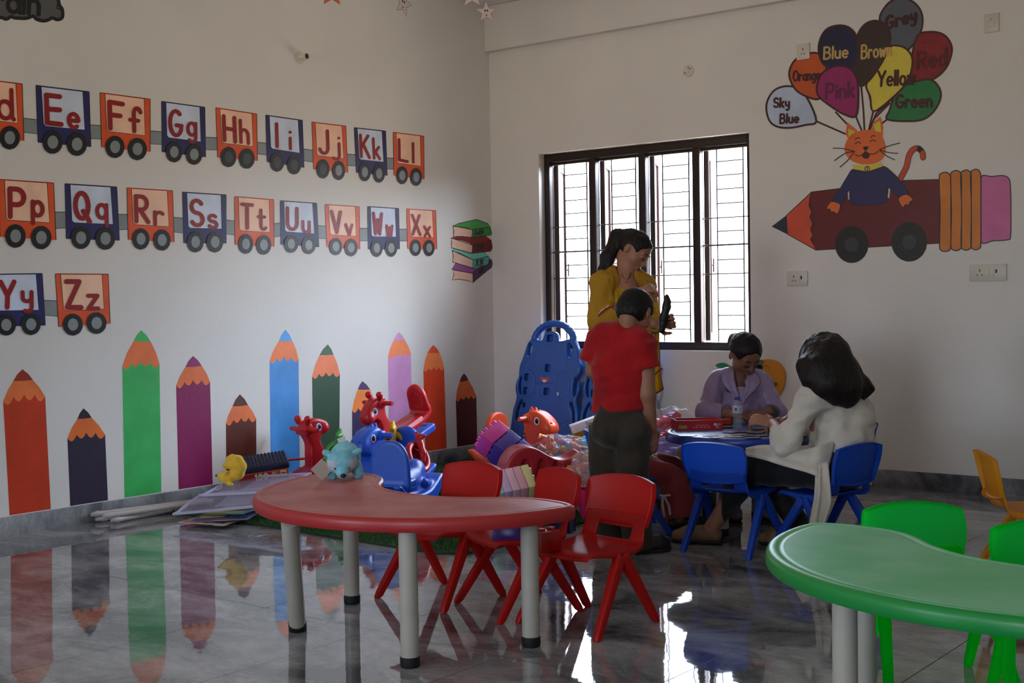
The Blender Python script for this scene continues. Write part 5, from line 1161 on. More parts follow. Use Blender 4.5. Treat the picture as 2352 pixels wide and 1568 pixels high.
class Fig:
    """a person in a frame that stands under them: x to the view's right, y away, z up"""
    def __init__(s, label, px, dep, zb=0):
        s.b = at(px, dep, zb); s.dep = dep
        s.t = thing('person', label, 'person', s.b, YAW); s.inv = Matrix.Rotation(-YAW, 3, 'Z')
    def J(s, px, py, dd=0):
        return np.array(s.inv @ (CAM+ray(px, py)*(s.dep+dd)-s.b))
def add_head(s, c, H, M, ears=True, face=True, k=.35):
    c = np.array(c, float); P = lambda x, y, z: c+M @ (np.array([x, y, z])*H); kk = .06*H
    E = lambda p, r, k_=kk, op='u': s.ell(P(*p), np.array(r)*H, k_, op, M)
    E((0, -.06, .14), (.355, .44, .36)); E((0, .10, -.10), (.285, .30, .34), .10*H); E((0, .17, -.36), (.17, .17, .13), .08*H)
    E((.20, .16, -.12), (.10, .14, .12), .06*H); E((-.20, .16, -.12), (.10, .14, .12), .06*H)
    if face:
        for sx in (-1, 1): E((sx*.135, .44, .035), (.085, .06, .05), .03*H, 's')
        s.cap(P(0, .37, .04), P(0, .455, -.12), .03*H, .052*H, .05*H); E((.045, .40, -.135), (.04, .05, .035), .02*H); E((-.045, .40, -.135), (.04, .05, .035), .02*H)
        for sx in (-1, 1): E((sx*.135, .335, .012), (.088, .06, .052), .015*H)
        s.cap(P(-.2, .34, .11), P(.2, .34, .11), .035*H, k=.05*H)
        E((0, .375, -.262), (.10, .04, .028), .02*H); E((0, .362, -.308), (.085, .045, .030), .02*H); s.cap(P(-.09, .40, -.285), P(.09, .40, -.285), .008*H, k=.01*H, op='s')
    if ears:
        for sx in (-1, 1):
            E((sx*.365, -.06, -.02), (.035, .085, .135), .02*H); E((sx*.41, -.045, .0), (.03, .05, .085), .015*H, 's')
def add_hand(s, w, d, n, L, curl=.5, thumb=1, spread=.1, k=.006, curls=None):
    """palm from wrist w along d; n = palm's facing side (fingers curl that way); L = hand length"""
    d = unit(d); n = np.array(n, float); n = unit(n-d*(n@d)); x = np.cross(d, n)*thumb; w = np.array(w, float)
    for u in (-.16, -.05, .06, .16): s.cap(w+d*.04*L+x*u*L*.6, w+d*.45*L+x*u*L, .075*L, .068*L, k)
    for i, (u, ln) in enumerate(((-.19, .38), (-.065, .46), (.06, .49), (.18, .45))):
        p = w+d*.48*L+x*u*L; c_ = (curls[i] if curls else curl*(1.08-.07*i)); a = spread*u*2; pts = [p]; dd = d*math.cos(a)+x*math.sin(a); th = 0
        for f in (.44, .32, .24):
            th += c_*(.75 if f == .44 else .95); q = dd*math.cos(th)+n*math.sin(th); pts.append(pts[-1]+q*ln*L*f)
        s.chain(pts, [.062*L, .058*L, .052*L, .043*L], .003)
    b = w+d*.14*L+x*.22*L+n*.03*L; t1 = unit(d*.62+x*.62+n*.38); t2 = unit(d*.85+x*.10+n*(.3+.35*curl)); s.chain([b, b+t1*.22*L, b+t1*.22*L+t2*.20*L, b+t1*.22*L+t2*.33*L], [.085*L, .07*L, .058*L, .045*L], .006)
def strokes3(name, lines, r, m_, parent):
    b = B()
    for l in lines: 
        l = smooth_open([tuple(q) for q in l], 4); n_ = len(l); b.tube(l, [r*(.45+.55*math.sin(PI*min(.999, max(.001, i/(n_-1))))) for i in range(n_)], 6)
    return b.out(name, m_, parent, smooth=True)
def face_marks(f, c, H, M, hairm, lipm, lids=True):
    P = lambda x, y, z: np.array(c)+M @ (np.array([x, y, z])*H)
    for sx in (-1, 1):
        strokes3('eyebrow', [[P(sx*.05, .405, .105), P(sx*.12, .395, .135), P(sx*.21, .335, .115)]], .012*H, hairm, f.t)
        strokes3('eyelashes', [[P(sx*.065, .405, -.012), P(sx*.13, .405, -.034), P(sx*.205, .36, -.016)]], .011*H, hairm, f.t)
    b = Sdf(P(0, .38, -.28)-.05, P(0, .38, -.28)+.05, .0025); b.ell(P(0, .382, -.264), np.array((.088, .040, .022))*H, .004, 'u', M).ell(P(0, .370, -.304), np.array((.075, .045, .026))*H, .004, 'u', M); b.mesh('lips', lipm, f.t, smooth=1)
def skin(n, rgb, rgb2): return smat('skin_'+n, rgb, .5, .4, bump=.06, bscale=180, col2=lin(rgb2), vscale=14)
def hairmat(n, rgb): 
    m_ = smat('hair_'+n, rgb, .5, .28); t = m_.node_tree; b = t.nodes['Principled BSDF']
    c = t.nodes.new('ShaderNodeTexCoord'); mp = t.nodes.new('ShaderNodeMapping'); mp.inputs['Scale'].default_value = (90, 90, 8); nz = t.nodes.new('ShaderNodeTexNoise'); nz.inputs['Scale'].default_value = 1.5; nz.inputs['Detail'].default_value = 4
    u = t.nodes.new('ShaderNodeBump'); u.inputs['Strength'].default_value = .55; u.inputs['Distance'].default_value = .01
    t.links.new(c.outputs['Object'], mp.inputs[0]); t.links.new(mp.outputs[0], nz.inputs['Vector']); t.links.new(nz.outputs[0], u.inputs['Height']); t.links.new(u.outputs[0], b.inputs['Normal']); return m_
def fabric(n, rgb, rgb2=None, bs=240, b_=.25, sheen=.15, transl=0, rough=.85): return smat('cloth_'+n, rgb, rough, .25, bump=b_, bscale=bs, sheen=sheen, col2=lin(rgb2) if rgb2 else None, vscale=10, transl=transl)
hblk, hbrn = hairmat('black', (16, 14, 15)), hairmat('dark_brown', (24, 18, 17))
sk1, sk2, sk3 = skin('boy', (150, 104, 82), (162, 114, 90)), skin('woman', (156, 108, 86), (168, 118, 94)), skin('girl', (122, 80, 62), (134, 90, 70))
lip = smat('lips', (120, 62, 60), .4)
def shoe(f, name, heel, toe, w, m_, sole, h=.07, strap=False):
    heel, toe = np.array(heel, float), np.array(toe, float); d = unit((toe-heel)*[1, 1, 0]); L = np.linalg.norm(toe-heel)
    lo = np.minimum(heel, toe)-.09; hi = np.maximum(heel, toe)+.09; lo[2] = -.01; hi[2] = .16; s = Sdf(lo, hi, .0045); x = np.array([-d[1], d[0], 0])
    p = lambda t, z, o=0: heel*[1, 1, 0]+d*t*L+x*o+np.array([0, 0, z])
    s.chain([p(.12, .045), p(.4, .05), p(.7, .04), p(.92, .034)], [w*.78, w*.86, w, w*.72], .02)
    s.cut((0, 0, -1), (0, 0, .012)); s.cap(p(.14, .055), p(.14, .10), w*.62, w*.58, .02)
    if strap: s.cap(p(.45, .12), p(.32, .10), w*.55, k=.01, op='s')
    o = s.mesh(name, m_, f.t, smooth=1)
    s = Sdf(lo, hi, .0045); s.chain([p(.08, .03), p(.4, .03), p(.72, .03), p(.96, .03)], [w*.86, w*.84, w*1.06, w*.78], .02); s.cut((0, 0, -1), (0, 0, .0005)); s.cut((0, 0, 1), (0, 0, .020)); s.mesh('sole', sole, o, smooth=0)
solem = smat('sole_dark', (30, 26, 24), .7)
# ---- the boy in the red T-shirt, seen from behind
f = Fig('boy in red T-shirt and dark trousers standing with his back turned, head bowed', 1425, 6.0); J = f.J
fw_ = unit((.57, .82, 0)); H = .212
HC = J(1460, 720, .03); Mh = basis((.50, .70, -.56), (.18, .25, 1)); 
neck0, chest = J(1440, 768, .0), J(1428, 800, .0); pel = J(1424, 960, .0)
sl, sr = J(1372, 778, .07), J(1482, 794, -.07); el, wl_ = J(1364, 852, .10), J(1400, 868, .30); er, wr_ = J(1486, 905, -.07), J(1497, 984, -.02)
hl, hr = J(1392, 975, .05), J(1456, 975, -.04); kl, kr = J(1392, 1120, .07), J(1452, 1122, .0); al, ar = J(1402, 1240, .10), J(1470, 1250, .02)
s = Sdf((-.26, -.28, -.005), (.30, .45, 1.30), .0062)
add_head(s, HC, H, Mh); s.cap(neck0-[0, 0, .02], HC+Mh @ np.array([0, -.22*H, -.25*H]), .046, .043, .02)
s.cap(chest-[0, 0, .03], pel+[0, 0, .1], .062, .062, .05).cap(sl, sr, .042, .042, .03).cap(hl+[0, 0, .02], hr+[0, 0, .02], .058, .058, .03)
s.chain([sl, el, wl_], [.045, .036, .026], .015).chain([sr, er, wr_], [.045, .0385, .0255], .015)
add_hand(s, wr_+unit(wr_-er)*.002, (.10, .10, -1), (-.45, .55, 0), .150, .42, thumb=1, spread=.12); add_hand(s, wl_, wl_-el, (.2, .2, -.9), .14, .5, thumb=-1)
for a, b_, c_ in ((hl, kl, al), (hr, kr, ar)): s.chain([a, b_, c_], [.058, .046, .036], .02)
for a, dx in ((al, -.01), (ar, 0)): s.cap(a*[1, 1, 0]+[0, 0, .04], a*[1, 1, 0]+np.array([.11, .07, .03]), .034, .028, .02)
s.mesh('body', sk1, f.t, smooth=2)
s = Sdf(HC-.19, HC+.19, .005); P = lambda x, y, z: HC+Mh @ (np.array([x, y, z])*H)
s.ell(P(0, -.075, .155), np.array((.385, .462, .385))*H, 0, 'u', Mh).ell(P(0, -.25, -.12), np.array((.29, .24, .22))*H, .05, 'u', Mh)
s.cut(Mh @ np.array([0, .75, -.45]), P(0, .22, .10)).cut(Mh @ np.array([0, .05, -1]), P(0, -.3, -.27))
for sx in (-1, 1): s.ell(P(sx*.37, -.02, -.05), np.array((.10, .12, .17))*H, .01, 's', Mh)
s.noise(.0025, 130, 3); s.mesh('hair', hblk, f.t, smooth=1)
redc = fabric('red_jersey', (172, 18, 24), (152, 14, 20), 300, .15)
s = Sdf((-.30, -.30, .55), (.32, .36, 1.15), .0062)
s.cyl(J(1429, 806, .0), J(1421, 960, .01), .116, .136, .03, sq=.78, ax=fw_).cap(J(1386, 784, .055), J(1470, 800, -.055), .062, .062, .05).cap(J(1402, 776, .03), J(1455, 784, -.03), .058, .058, .05).ell(J(1425, 855, -.01), (.135, .10, .13), .05)
s.cyl(sl+[.012, 0, .01], J(1360, 830, .085), .060, .062, .03).cyl(sr+[-.012, 0, .01], J(1487, 845, -.07), .058, .064, .03)
s.cap(J(1390, 772, .05), J(1468, 786, -.04), .064, .064, .05).cap(J(1425, 764, .0), J(1447, 765, -.01), .052, .050, .03)
s.cap(J(1446, 742, .03), HC-[0, 0, .0], .050, k=.006, op='s'); s.cap(J(1389, 820, .09), J(1382, 860, .10), .012, k=.012, op='s'); s.cap(J(1466, 842, -.06), J(1468, 905, -.05), .011, k=.012, op='s')
s.noise(.008, 14, 5, (1, 1, .6)).noise(.005, 30, 9, (.6, .6, 1.3)); 
s.cut((.10, 0, -1), J(1421, 943, 0)); s.mesh('t_shirt', redc, f.t, smooth=2)
trc = fabric('olive_trousers', (60, 52, 42), (50, 43, 36), 200, .2)
s = Sdf((-.26, -.28, .02), (.28, .36, .80), .0065)
s.cyl(J(1423, 925, .0), J(1424, 985, .0), .114, .130, .02, sq=.78, ax=fw_).ell(J(1397, 985, -.035), (.072, .075, .085), .025).ell(J(1455, 990, -.075), (.072, .075, .085), .025)
for a, b_, c_, o in ((hl, kl, al, 0), (hr, kr, ar, 1)): s.cyl(a, b_, .082, .078, .03).cyl(b_, c_+[0, 0, -.02], .078, .072, .03)
s.cap(J(1393, 950, -.12), J(1410, 1060, -.105), .012, .010, .022, op='s')
s.noise(.009, 12, 4, (1, 1, .5)).noise(.006, 26, 6, (1, 1, .6)); o = s.mesh('trousers', trc, f.t, smooth=2)
for a, tx in ((al, 'l'), (ar, 'r')): shoe(f, 'shoe', a*[1, 1, 0]+[-.035, -.02, 0], a*[1, 1, 0]+[.135, .055, 0], .042, smat('shoe_black', (26, 24, 24), .5), solem)
# ---- the woman in the mustard kurta by the window
f = Fig('woman in mustard yellow kurta and scarf standing at the window, looking down', 1440, 7.25); J = f.J
fw_ = unit((.55, -.83, 0)); H = .222; HC = J(1457, 578, .0); Mh = basis((.66, -.46, -.56), (.22, .10, 1)); P = lambda x, y, z: HC+Mh @ (np.array([x, y, z])*H)
nb = J(1436, 640, .0); sl, sr = J(1382, 648, -.05), J(1477, 656, .04); el, wl_ = J(1380, 742, -.12), J(1450, 684, -.20); er, wr_ = J(1498, 744, -.06), J(1503, 743, -.20)
s = Sdf((-.27, -.38, -.005), (.34, .28, 1.66), .0065)
add_head(s, HC, H, Mh); s.cap(nb, P(0, -.14, -.25), .050, .046, .03); pel = J(1430, 880, .0)
s.cap(J(1435, 690, .0), pel, .10, .10, .05).cap(sl, sr, .052, .052, .04).chain([sl, el, wl_], [.048, .040, .027], .015).chain([sr, er, wr_], [.048, .040, .027], .015)
s.cap(nb+[.0, -.01, -.0], J(1442, 668, -.06), .045, .06, .03)
add_hand(s, J(1462, 672, -.225), (.92, -.1, .32), (.2, .55, -.8), .165, 1.15, thumb=-1); add_hand(s, wr_+[.004, -.006, .0], (.86, -.22, .10), (-.2, -.95, .1), .170, 1.0, thumb=1)
for sx in (-1, 1): s.chain([pel+[sx*.08, 0, -.02], np.array([sx*.09, -.02, .46]), np.array([sx*.09, .0, .07])], [.085, .055, .04], .02).cap((sx*.09, .0, .05), (sx*.09+.05, -.13, .03), .036, .03, .02)
s.mesh('body', sk2, f.t, smooth=2); face_marks(f, HC, H, Mh, hblk, lip)
s = Sdf(HC-[.26, .2, .26], HC+[.2, .24, .2], .0055)
s.ell(P(0, -.085, .155), np.array((.39, .47, .39))*H, 0, 'u', Mh); s.cut(Mh @ np.array([0, .85, -.36]), P(0, .245, .14))
for sx in (-1, 1): s.ell(P(sx*.38, .06, -.10), np.array((.14, .20, .20))*H, .01, 's', Mh)
s.chain([P(0, -.40, .16), P(0, -.62, .05), J(1398, 590, .05), J(1391, 622, .05), J(1394, 650, .05)], [.045, .044, .042, .036, .018], .025).ell(P(0, -.50, .20), (.035, .035, .03), .01)
s.noise(.005, 60, 3, (1, 1, .3)); s.mesh('hair', hbrn, f.t, smooth=1)
yel = fabric('mustard', (196, 160, 30), (178, 142, 24), 260, .2, transl=.25)
s = Sdf((-.29, -.36, .38), (.33, .26, 1.40), .0068)
s.cyl(J(1432, 690, .0), J(1430, 880, .0), .125, .135, .04, sq=.74, ax=fw_).cyl(J(1430, 880, .0), J(1430, 1010, .0), .14, .17, .04, sq=.8, ax=fw_).cap(sl, sr, .060, .060, .04).ell(J(1440, 715, -.07), (.12, .08, .09), .04)
s.cap(sl+[.012, 0, -.012], el+[0, 0, .02], .062, .068, .04).cap(nb+[-.03, .01, -.01], sl+[.02, 0, 0], .050, .055, .05).cap(nb+[.03, .01, -.01], sr, .050, .055, .05).cap(el, el+(wl_-el)*.2, .064, .06, .03).cyl(el, el+(wl_-el)*.55, .062, .064, .02).cap(sr+[-.014, 0, -.012], er, .058, .060, .04).cyl(er, er+(wr_-er)*.72, .054, .050, .02)
s.cap(J(1414, 630, .02), J(1456, 634, .02), .046, .046, .04).cap(nb+[.005, -.03, .06], J(1442, 668, -.11), .044, .036, .012, op='s').cap(nb, P(0, -.1, -.2), .058, k=.01, op='s')
s.noise(.010, 12, 7, (1, 1, .5)).noise(.006, 28, 2, (1.2, 1.2, .4)); s.mesh('kurta', yel, f.t, smooth=2)
# scarf over both shoulders, long end hanging at the right with a red border
redb = smat('scarf_red_border', (176, 40, 30), .6, transl=.2); scf = fabric('scarf_yellow', (214, 176, 40), (196, 158, 30), 200, .15, transl=.4)
def drape(pts, name, m_, parent, wob=.012, rows=None):
    """cloth strip given by left and right edge points"""
    L = smooth_open([tuple(p[0]) for p in pts], 6); R = smooth_open([tuple(p[1]) for p in pts], 6); vs = []; fs = []; n_ = 12
    for i in range(len(L)):
        for j in range(n_+1):
            t = j/n_; a, c_ = np.array(L[i]), np.array(R[i]); v = a*(1-t)+c_*t; v[1] += wob*math.sin(t*11+i*.12)*min(1, i/6); v[0] += .3*wob*math.sin(t*7+i*.2); vs.append(v)
    for i in range(len(L)-1):
        for j in range(n_): fs.append((i*(n_+1)+j, i*(n_+1)+j+1, (i+1)*(n_+1)+j+1, (i+1)*(n_+1)+j))
    o = mesh(name, vs, fs, m_, parent, True); md = o.modifiers.new('s', 'SOLIDIFY'); md.thickness = .0035; md.offset = 0; return o, vs, n_
sc_o, vs, n_ = drape([(J(1478, 640, -.06), J(1503, 655, -.03)), (J(1484, 700, -.14), J(1510, 710, -.10)), (J(1486, 780, -.14), J(1514, 785, -.10)), (J(1478, 850, -.13), J(1518, 850, -.08)), (J(1484, 914, -.12), J(1525, 893, -.07))], 'scarf', scf, f.t, .016)
edge = [vs[i*(n_+1)+n_] for i in range(len(vs)//(n_+1))]; last = vs[-(n_+1):]
B().tube(edge[len(edge)//2:], .0045, 6).tube(last, .006, 6).tube([J(1498, 866, -.14), J(1512, 852, -.15), J(1521, 846, -.14)], .005, 6).out('border', redb, sc_o, smooth=True)
s_, vs, n_ = drape([(J(1402, 640, -.02), J(1432, 645, -.06)), (J(1405, 690, -.13), J(1440, 690, -.17)), (J(1410, 740, -.16), J(1445, 745, -.20))], 'scarf', scf, f.t, .012)
B().tube([J(1367, 740, -.165), J(1376, 723, -.195), J(1390, 709, -.215), J(1410, 701, -.22)], .005, 6).out('sleeve_border', redb, f.t, smooth=True)
B().tube([J(1368, 733, -.17), J(1380, 714, -.205), J(1398, 702, -.22)], .004, 6).tube([J(1496, 765, -.17), J(1500, 775, -.17), J(1503, 768, -.165)], .004, 6).out('silver_trim', smat('silver_sequins', (214, 206, 180), .25, metal=.6), f.t, smooth=True)
B().tube([J(1428, 630, -.055), J(1434, 640, -.075), J(1440, 643, -.082), J(1446, 636, -.085), J(1449, 626, -.08)], .0028, 6).out('necklace', smat('bead_black', (18, 16, 18), .3), f.t, smooth=True)
B().lathe([(0, -.006), (.007, 0), (0, .006)], 10, M=Matrix.Translation(Vector(J(1438, 648, -.095)))).out('pendant', smat('gold', (190, 146, 60), .25, metal=1), f.t, smooth=True)
s = Sdf((-.2, -.25, .3), (.2, .2, .9), .01)
for sx in (-1, 1): s = Sdf((sx*.09-.12, -.15, .06), (sx*.09+.12, .15, .52), .008); s.cyl((sx*.09, -.01, .5), (sx*.09, 0, .09), .07, .055); s.noise(.008, 14, 3); s.mesh('trouser_leg', yel, f.t); shoe(f, 'shoe', (sx*.09-.03, .05, 0), (sx*.09+.06, -.16, 0), .04, smat('shoe_brown', (70, 50, 40), .5), solem)
# dark pouch in her hand
pc = J(1527, 722, -.262); t = thing('pouch', 'slim dark pouch held up in the hand of the woman by the window', 'pouch', tuple(f.b+Matrix.Rotation(YAW, 3, 'Z') @ Vector(pc)), YAW)
s = Sdf((-.06, -.05, -.13), (.06, .05, .13), .0045); s.chain([(.012, 0, .092), (.010, 0, .04), (-.006, 0, -.02), (-.016, 0, -.086)], [.014, .024, .022, .017], .01).cap((.012, 0, .10), (.024, 0, .07), .010, .012, .01); s.noise(.002, 60, 2); s.mesh('pouch_body', smat('pouch_black', (22, 24, 26), .45), t)
# ---- seated figures
def seated_body(f, HC, H, Mh, nb, sl, sr, arms, hips, knees, ankles, toes, skm, h=.0062, th=(.043, .036, .026), lo=None, hi=None):
    pts = np.array([HC, nb, sl, sr, *hips, *knees, *ankles, *toes]+[q for a in arms for q in a[:3]]); lo = pts.min(0)-.16; hi = pts.max(0)+.18; lo[2] = -.004
    s = Sdf(lo, hi, h); add_head(s, HC, H, Mh); s.cap(nb, HC+Mh @ np.array([0, -.14*H, -.25*H]), .044, .042, .03)
    pel = (hips[0]+hips[1])/2; s.cap(nb-[0, 0, .09], pel+[0, 0, .06], .085, .095, .05).cap(sl, sr, .048, .048, .04).cap(hips[0], hips[1], .085, .085, .03)
    for a in arms:
        s.chain(a[:3], th, .015); add_hand(s, a[2], a[3], a[4], a[5], a[6], a[7])
    for i in (0, 1): s.chain([hips[i], knees[i], ankles[i]], [.078, .052, .036], .02).cap(ankles[i]-[0, 0, .03], toes[i], .034, .026, .02)
    return s.mesh('body', skm, f.t, smooth=2)
# ---- lavender jacket, behind the blue table
f = Fig('person in satin lavender jacket seated behind the blue table, hair tied back', 1700, 7.22); J = f.J
H = .228; HC = J(1712, 816, -.06); Mh = basis((.26, -.74, -.62), (.10, -.42, 1)); P = lambda x, y, z: HC+Mh @ (np.array([x, y, z])*H)
nb = J(1697, 872, .01); sl, sr = J(1656, 872, .0), J(1746, 876, .0)
el, wl_ = J(1622, 944, -.06), J(1682, 950, -.20); er, wr_ = J(1782, 948, -.06), J(1764, 945, -.20)
hips = [np.array([-.09, .0, .36]), np.array([.09, .0, .36])]; knees = [np.array([-.11, -.33, .40]), np.array([.11, -.33, .40])]; ank = [np.array([-.10, -.26, .07]), np.array([.10, -.26, .07])]; toes = [a+[0, -.13, -.04] for a in ank]
seated_body(f, HC, H, Mh, nb, sl, sr, [(sl, el, wl_, (.95, -.2, -.16), (.1, .3, -1), .165, .55, 1), (sr, er, wr_, (-.75, -.35, -.12), (-.1, .3, -1), .16, .5, -1)], hips, knees, ank, toes, sk3)
face_marks(f, HC, H, Mh, hblk, lip)
s = Sdf(HC-.2, HC+.24, .0052); s.ell(P(0, -.085, .155), np.array((.385, .465, .385))*H, 0, 'u', Mh); s.cut(Mh @ np.array([0, .88, -.30]), P(0, .27, .16))
for sx in (-1, 1): s.ell(P(sx*.40, .08, -.10), np.array((.15, .22, .22))*H, .01, 's', Mh)
s.ell(P(.05, -.52, .02), (.045, .045, .05), .02).cap(J(1742, 845, .04), J(1747, 858, .05), .024, .02, .02); s.noise(.003, 80, 5, (1, 1, .4)); s.mesh('hair', hblk, f.t, smooth=1)
lav = smat('cloth_lavender_satin', (168, 146, 184), .42, .5, bump=.12, bscale=260, sheen=.3, col2=lin((150, 128, 168)), vscale=12, transl=.12)
s = Sdf((-.33, -.36, .34), (.33, .22, .96), .0062); fw_ = (0, -1, 0)
s.cyl(J(1699, 895, .0), J(1699, 1000, .0), .130, .145, .04, sq=.72, ax=fw_).cap(sl+[.01, 0, 0], sr-[.01, 0, 0], .062, .062, .04).cap(J(1675, 862, .02), J(1722, 864, .02), .045, .045, .04)
s.cap(sl, el, .068, .064, .03).cyl(el, J(1668, 946, -.16), .060, .052, .02).cap(el-[.0, 0, .01], el+[.02, 0, -.015], .062, k=.03).cap(sr, er, .062, .058, .03).cyl(er, er+(wr_-er)*.35, .056, .050, .02)
s.cap(J(1700, 856, -.07), J(1704, 896, -.15), .046, .028, .010, op='s').cap(nb+[0, 0, .03], P(0, -.1, -.2), .056, k=.01, op='s')
s.noise(.015, 14, 12, (1, 1, .6)).noise(.008, 34, 15, (1, 1, .5)); jk = s.mesh('jacket', lav, f.t, smooth=2)
for sgn, pts in ((-1, [(1674, 840, -.02), (1658, 868, -.10), (1668, 890, -.125), (1690, 912, -.135), (1698, 926, -.135)]), (1, [(1726, 845, -.02), (1744, 872, -.09), (1736, 892, -.125), (1716, 912, -.135), (1706, 926, -.135)])):   # lapels
    a = [J(*q) for q in pts]; c_ = [J(q[0]+sgn*(0, -14, -12, -4, 0)[i], q[1]+2, q[2]-.006) for i, q in enumerate(pts)]; 
    o, _, _ = drape([(a[i]-[0, .012, 0], np.array([J(1699+sgn*15, 848, -.03), J(1700+sgn*14, 868, -.10), J(1701+sgn*11, 888, -.128), J(1702+sgn*6, 908, -.134), J(1702, 926, -.13)][i])-[0, .008, 0]) for i in range(5)], 'lapel', lav, jk, .002)
B().tube([J(1690, 893, -.115), J(1696, 890, -.125), J(1703, 892, -.13), J(1711, 890, -.12)], .004, 6).out('blouse_edge', smat('blouse_lilac', (176, 160, 190), .6), f.t, smooth=True)
q = Sdf(J(1703, 905, -.09)-.07, J(1703, 905, -.09)+.07, .005); q.ell(J(1703, 907, -.075), (.05, .03, .05)); q.mesh('blouse', MATS['blouse_lilac'], f.t)
b = B(); rg = random.Random(3)
for i in range(22): b.lathe([(0, -.003), (.0035, 0), (0, .003)], 8, M=Matrix.Translation(Vector(J(1740+rg.uniform(-7, 7), 905+rg.uniform(-18, 18), -.142))))
b.out('sequins', smat('silver_sequins', (214, 206, 180), .25, metal=.6), jk, smooth=True)
wc = J(1771, 943, -.16); wd_ = unit(wr_-er); B().tube([wc-wd_*.016, wc+wd_*.016], .036, 18).out('wristwatch', smat('watch_black', (16, 18, 26), .35), f.t, smooth=True)
dtr = fabric('dark_trousers', (34, 33, 34), (28, 27, 28), 200, .2)
s = Sdf((-.28, -.50, .03), (.28, .2, .50), .007); s.cap(hips[0], hips[1], .10, .10, .03)
for i in (0, 1): s.cap(hips[i], knees[i], .088, .068, .02).cyl(knees[i], ank[i]-[0, 0, .02], .068, .055, .03)
s.noise(.008, 14, 3); s.mesh('trousers', dtr, f.t)
for i in (0, 1): shoe(f, 'shoe', ank[i]*[1, 1, 0]+[0, .04, 0], ank[i]*[1, 1, 0]+[0, -.17, 0], .042, smat('shoe_grey', (120, 112, 118), .5), solem)
# ---- white shirt, right of the blue table, seen from behind
f = Fig('person in white shirt with long dark hair, seated with their back turned, facing the table', 1905, 6.0); J = f.J
H = .228; HC = J(1885, 835, .06); Mh = basis((-.82, .46, -.30), (-.22, .05, 1)); P = lambda x, y, z: HC+Mh @ (np.array([x, y, z])*H)
nb = J(1892, 890, .02); sl, sr = J(1864, 914, -.10), J(1962, 914, .12)
el, wl_ = J(1806, 1014, -.08), J(1776, 974, .22); er, wr_ = J(1880, 990, .30), J(1812, 962, .50)
hips = [J(1900, 1080, -.08), J(1940, 1075, .10)]; knees = [J(1724, 1078, .10), J(1730, 1062, .32)]; ank = [J(1632, 1180, .22), J(1836, 1188, .12)]; 
hips = [np.array(q) for q in hips]; toes = [ank[0]+[-.13, .05, -.02], ank[1]+[-.12, .03, -.02]]
for q in ank: q[2] = .075
for q in toes: q[2] = .03
seated_body(f, HC, H, Mh, nb, sl, sr, [(sl, el, wl_, (-.80, .35, .25), (.25, .5, -.8), .165, .75, -1), (sr, er, wr_, (-.85, .1, -.1), (0, -.2, -1), .165, .7, 1)], hips, knees, ank, toes, sk2)
face_marks(f, HC, H, Mh, hblk, lip)
s = Sdf(J(1815, 950, -.30), J(2030, 740, .36), .006)
s.ell(P(0, -.085, .155), np.array((.40, .48, .40))*H, 0, 'u', Mh); s.cut(Mh @ np.array([0, .9, -.25]), P(0, .30, .1))
s.chain([P(0, -.16, .22), J(1908, 826, -.04), J(1924, 862, -.07), J(1940, 895, -.09), J(1948, 914, -.09)], [.088, .092, .088, .076, .034], .05).chain([P(.22, -.05, .10), J(1886, 850, -.12), J(1900, 882, -.14), J(1922, 908, -.13)], [.055, .058, .056, .030], .06)
s.chain([P(.05, -.3, .1), J(1930, 856, -.03), J(1962, 884, -.03), J(1985, 890, -.03), J(2003, 893, -.04)], [.06, .062, .052, .034, .008], .05).chain([P(-.25, -.15, .1), J(1918, 856, .06), J(1950, 890, .04), J(1970, 912, .0)], [.05, .06, .055, .018], .05).chain([P(.27, .16, .16), J(1852, 840, -.07), J(1864, 872, -.12), J(1880, 892, -.14)], [.040, .036, .036, .024], .04)
s.noise(.006, 26, 4, (1, 1, .3)).noise(.003, 90, 9, (1, 1, .2)); s.mesh('hair', hbrn, f.t, smooth=2)
b = B(); rg = random.Random(9); ends = [(1880, 890, -.16), (1900, 908, -.17), (1922, 922, -.16), (1943, 930, -.14), (1962, 918, -.11), (1980, 908, -.09), (1998, 899, -.07), (2006, 893, -.06)]
for i in range(70):
    u = rg.random()*(len(ends)-1); k_ = int(u); fr = u-k_; e0 = np.array(ends[k_])*(1-fr)+np.array(ends[min(k_+1, 7)])*fr
    top = J(1868+30*fr+u*6, 790+rg.uniform(-4, 14), -.10); m1 = J(1886+u*9+rg.uniform(-4, 4), 862+rg.uniform(-8, 8), -.15); m2 = J(e0[0]-8-u*2+rg.uniform(-5, 5), e0[1]-26+rg.uniform(-6, 6), e0[2]-.015); e1 = J(e0[0]+rg.uniform(-6, 8), e0[1]+rg.uniform(-6, 7), e0[2])
    l = smooth_open([tuple(q) for q in (m1, m2, e1)], 6); b.tube(l, [.0042*max(.12, math.sin(PI*min(.97, .04+j/(len(l)-1))))**.7 for j in range(len(l))], 5)
b.out('hair_strands', hbrn, f.t, smooth=True)
wht = smat('cloth_white_cotton', (234, 228, 218), .8, .3, bump=.25, bscale=180, sheen=.15, col2=lin((222, 214, 198)), vscale=12, transl=.22)
s = Sdf((-.30, -.36, .30), (.34, .44, .92), .0062); fx = unit((-.75, .6, 0))
s.cyl(J(1920, 925, .02), J(1934, 1010, .02), .145, .135, .05, sq=.78, ax=fx).cyl(J(1934, 1005, .02), J(1918, 1098, .0), .135, .178, .05, sq=.92, ax=fx).cap(sl+[.01, 0, 0], sr-[.01, 0, 0], .066, .066, .05).cap(J(1888, 896, -.02), J(1935, 898, .08), .05, .05, .04).ell(J(1960, 985, .03), (.10, .12, .15), .05)
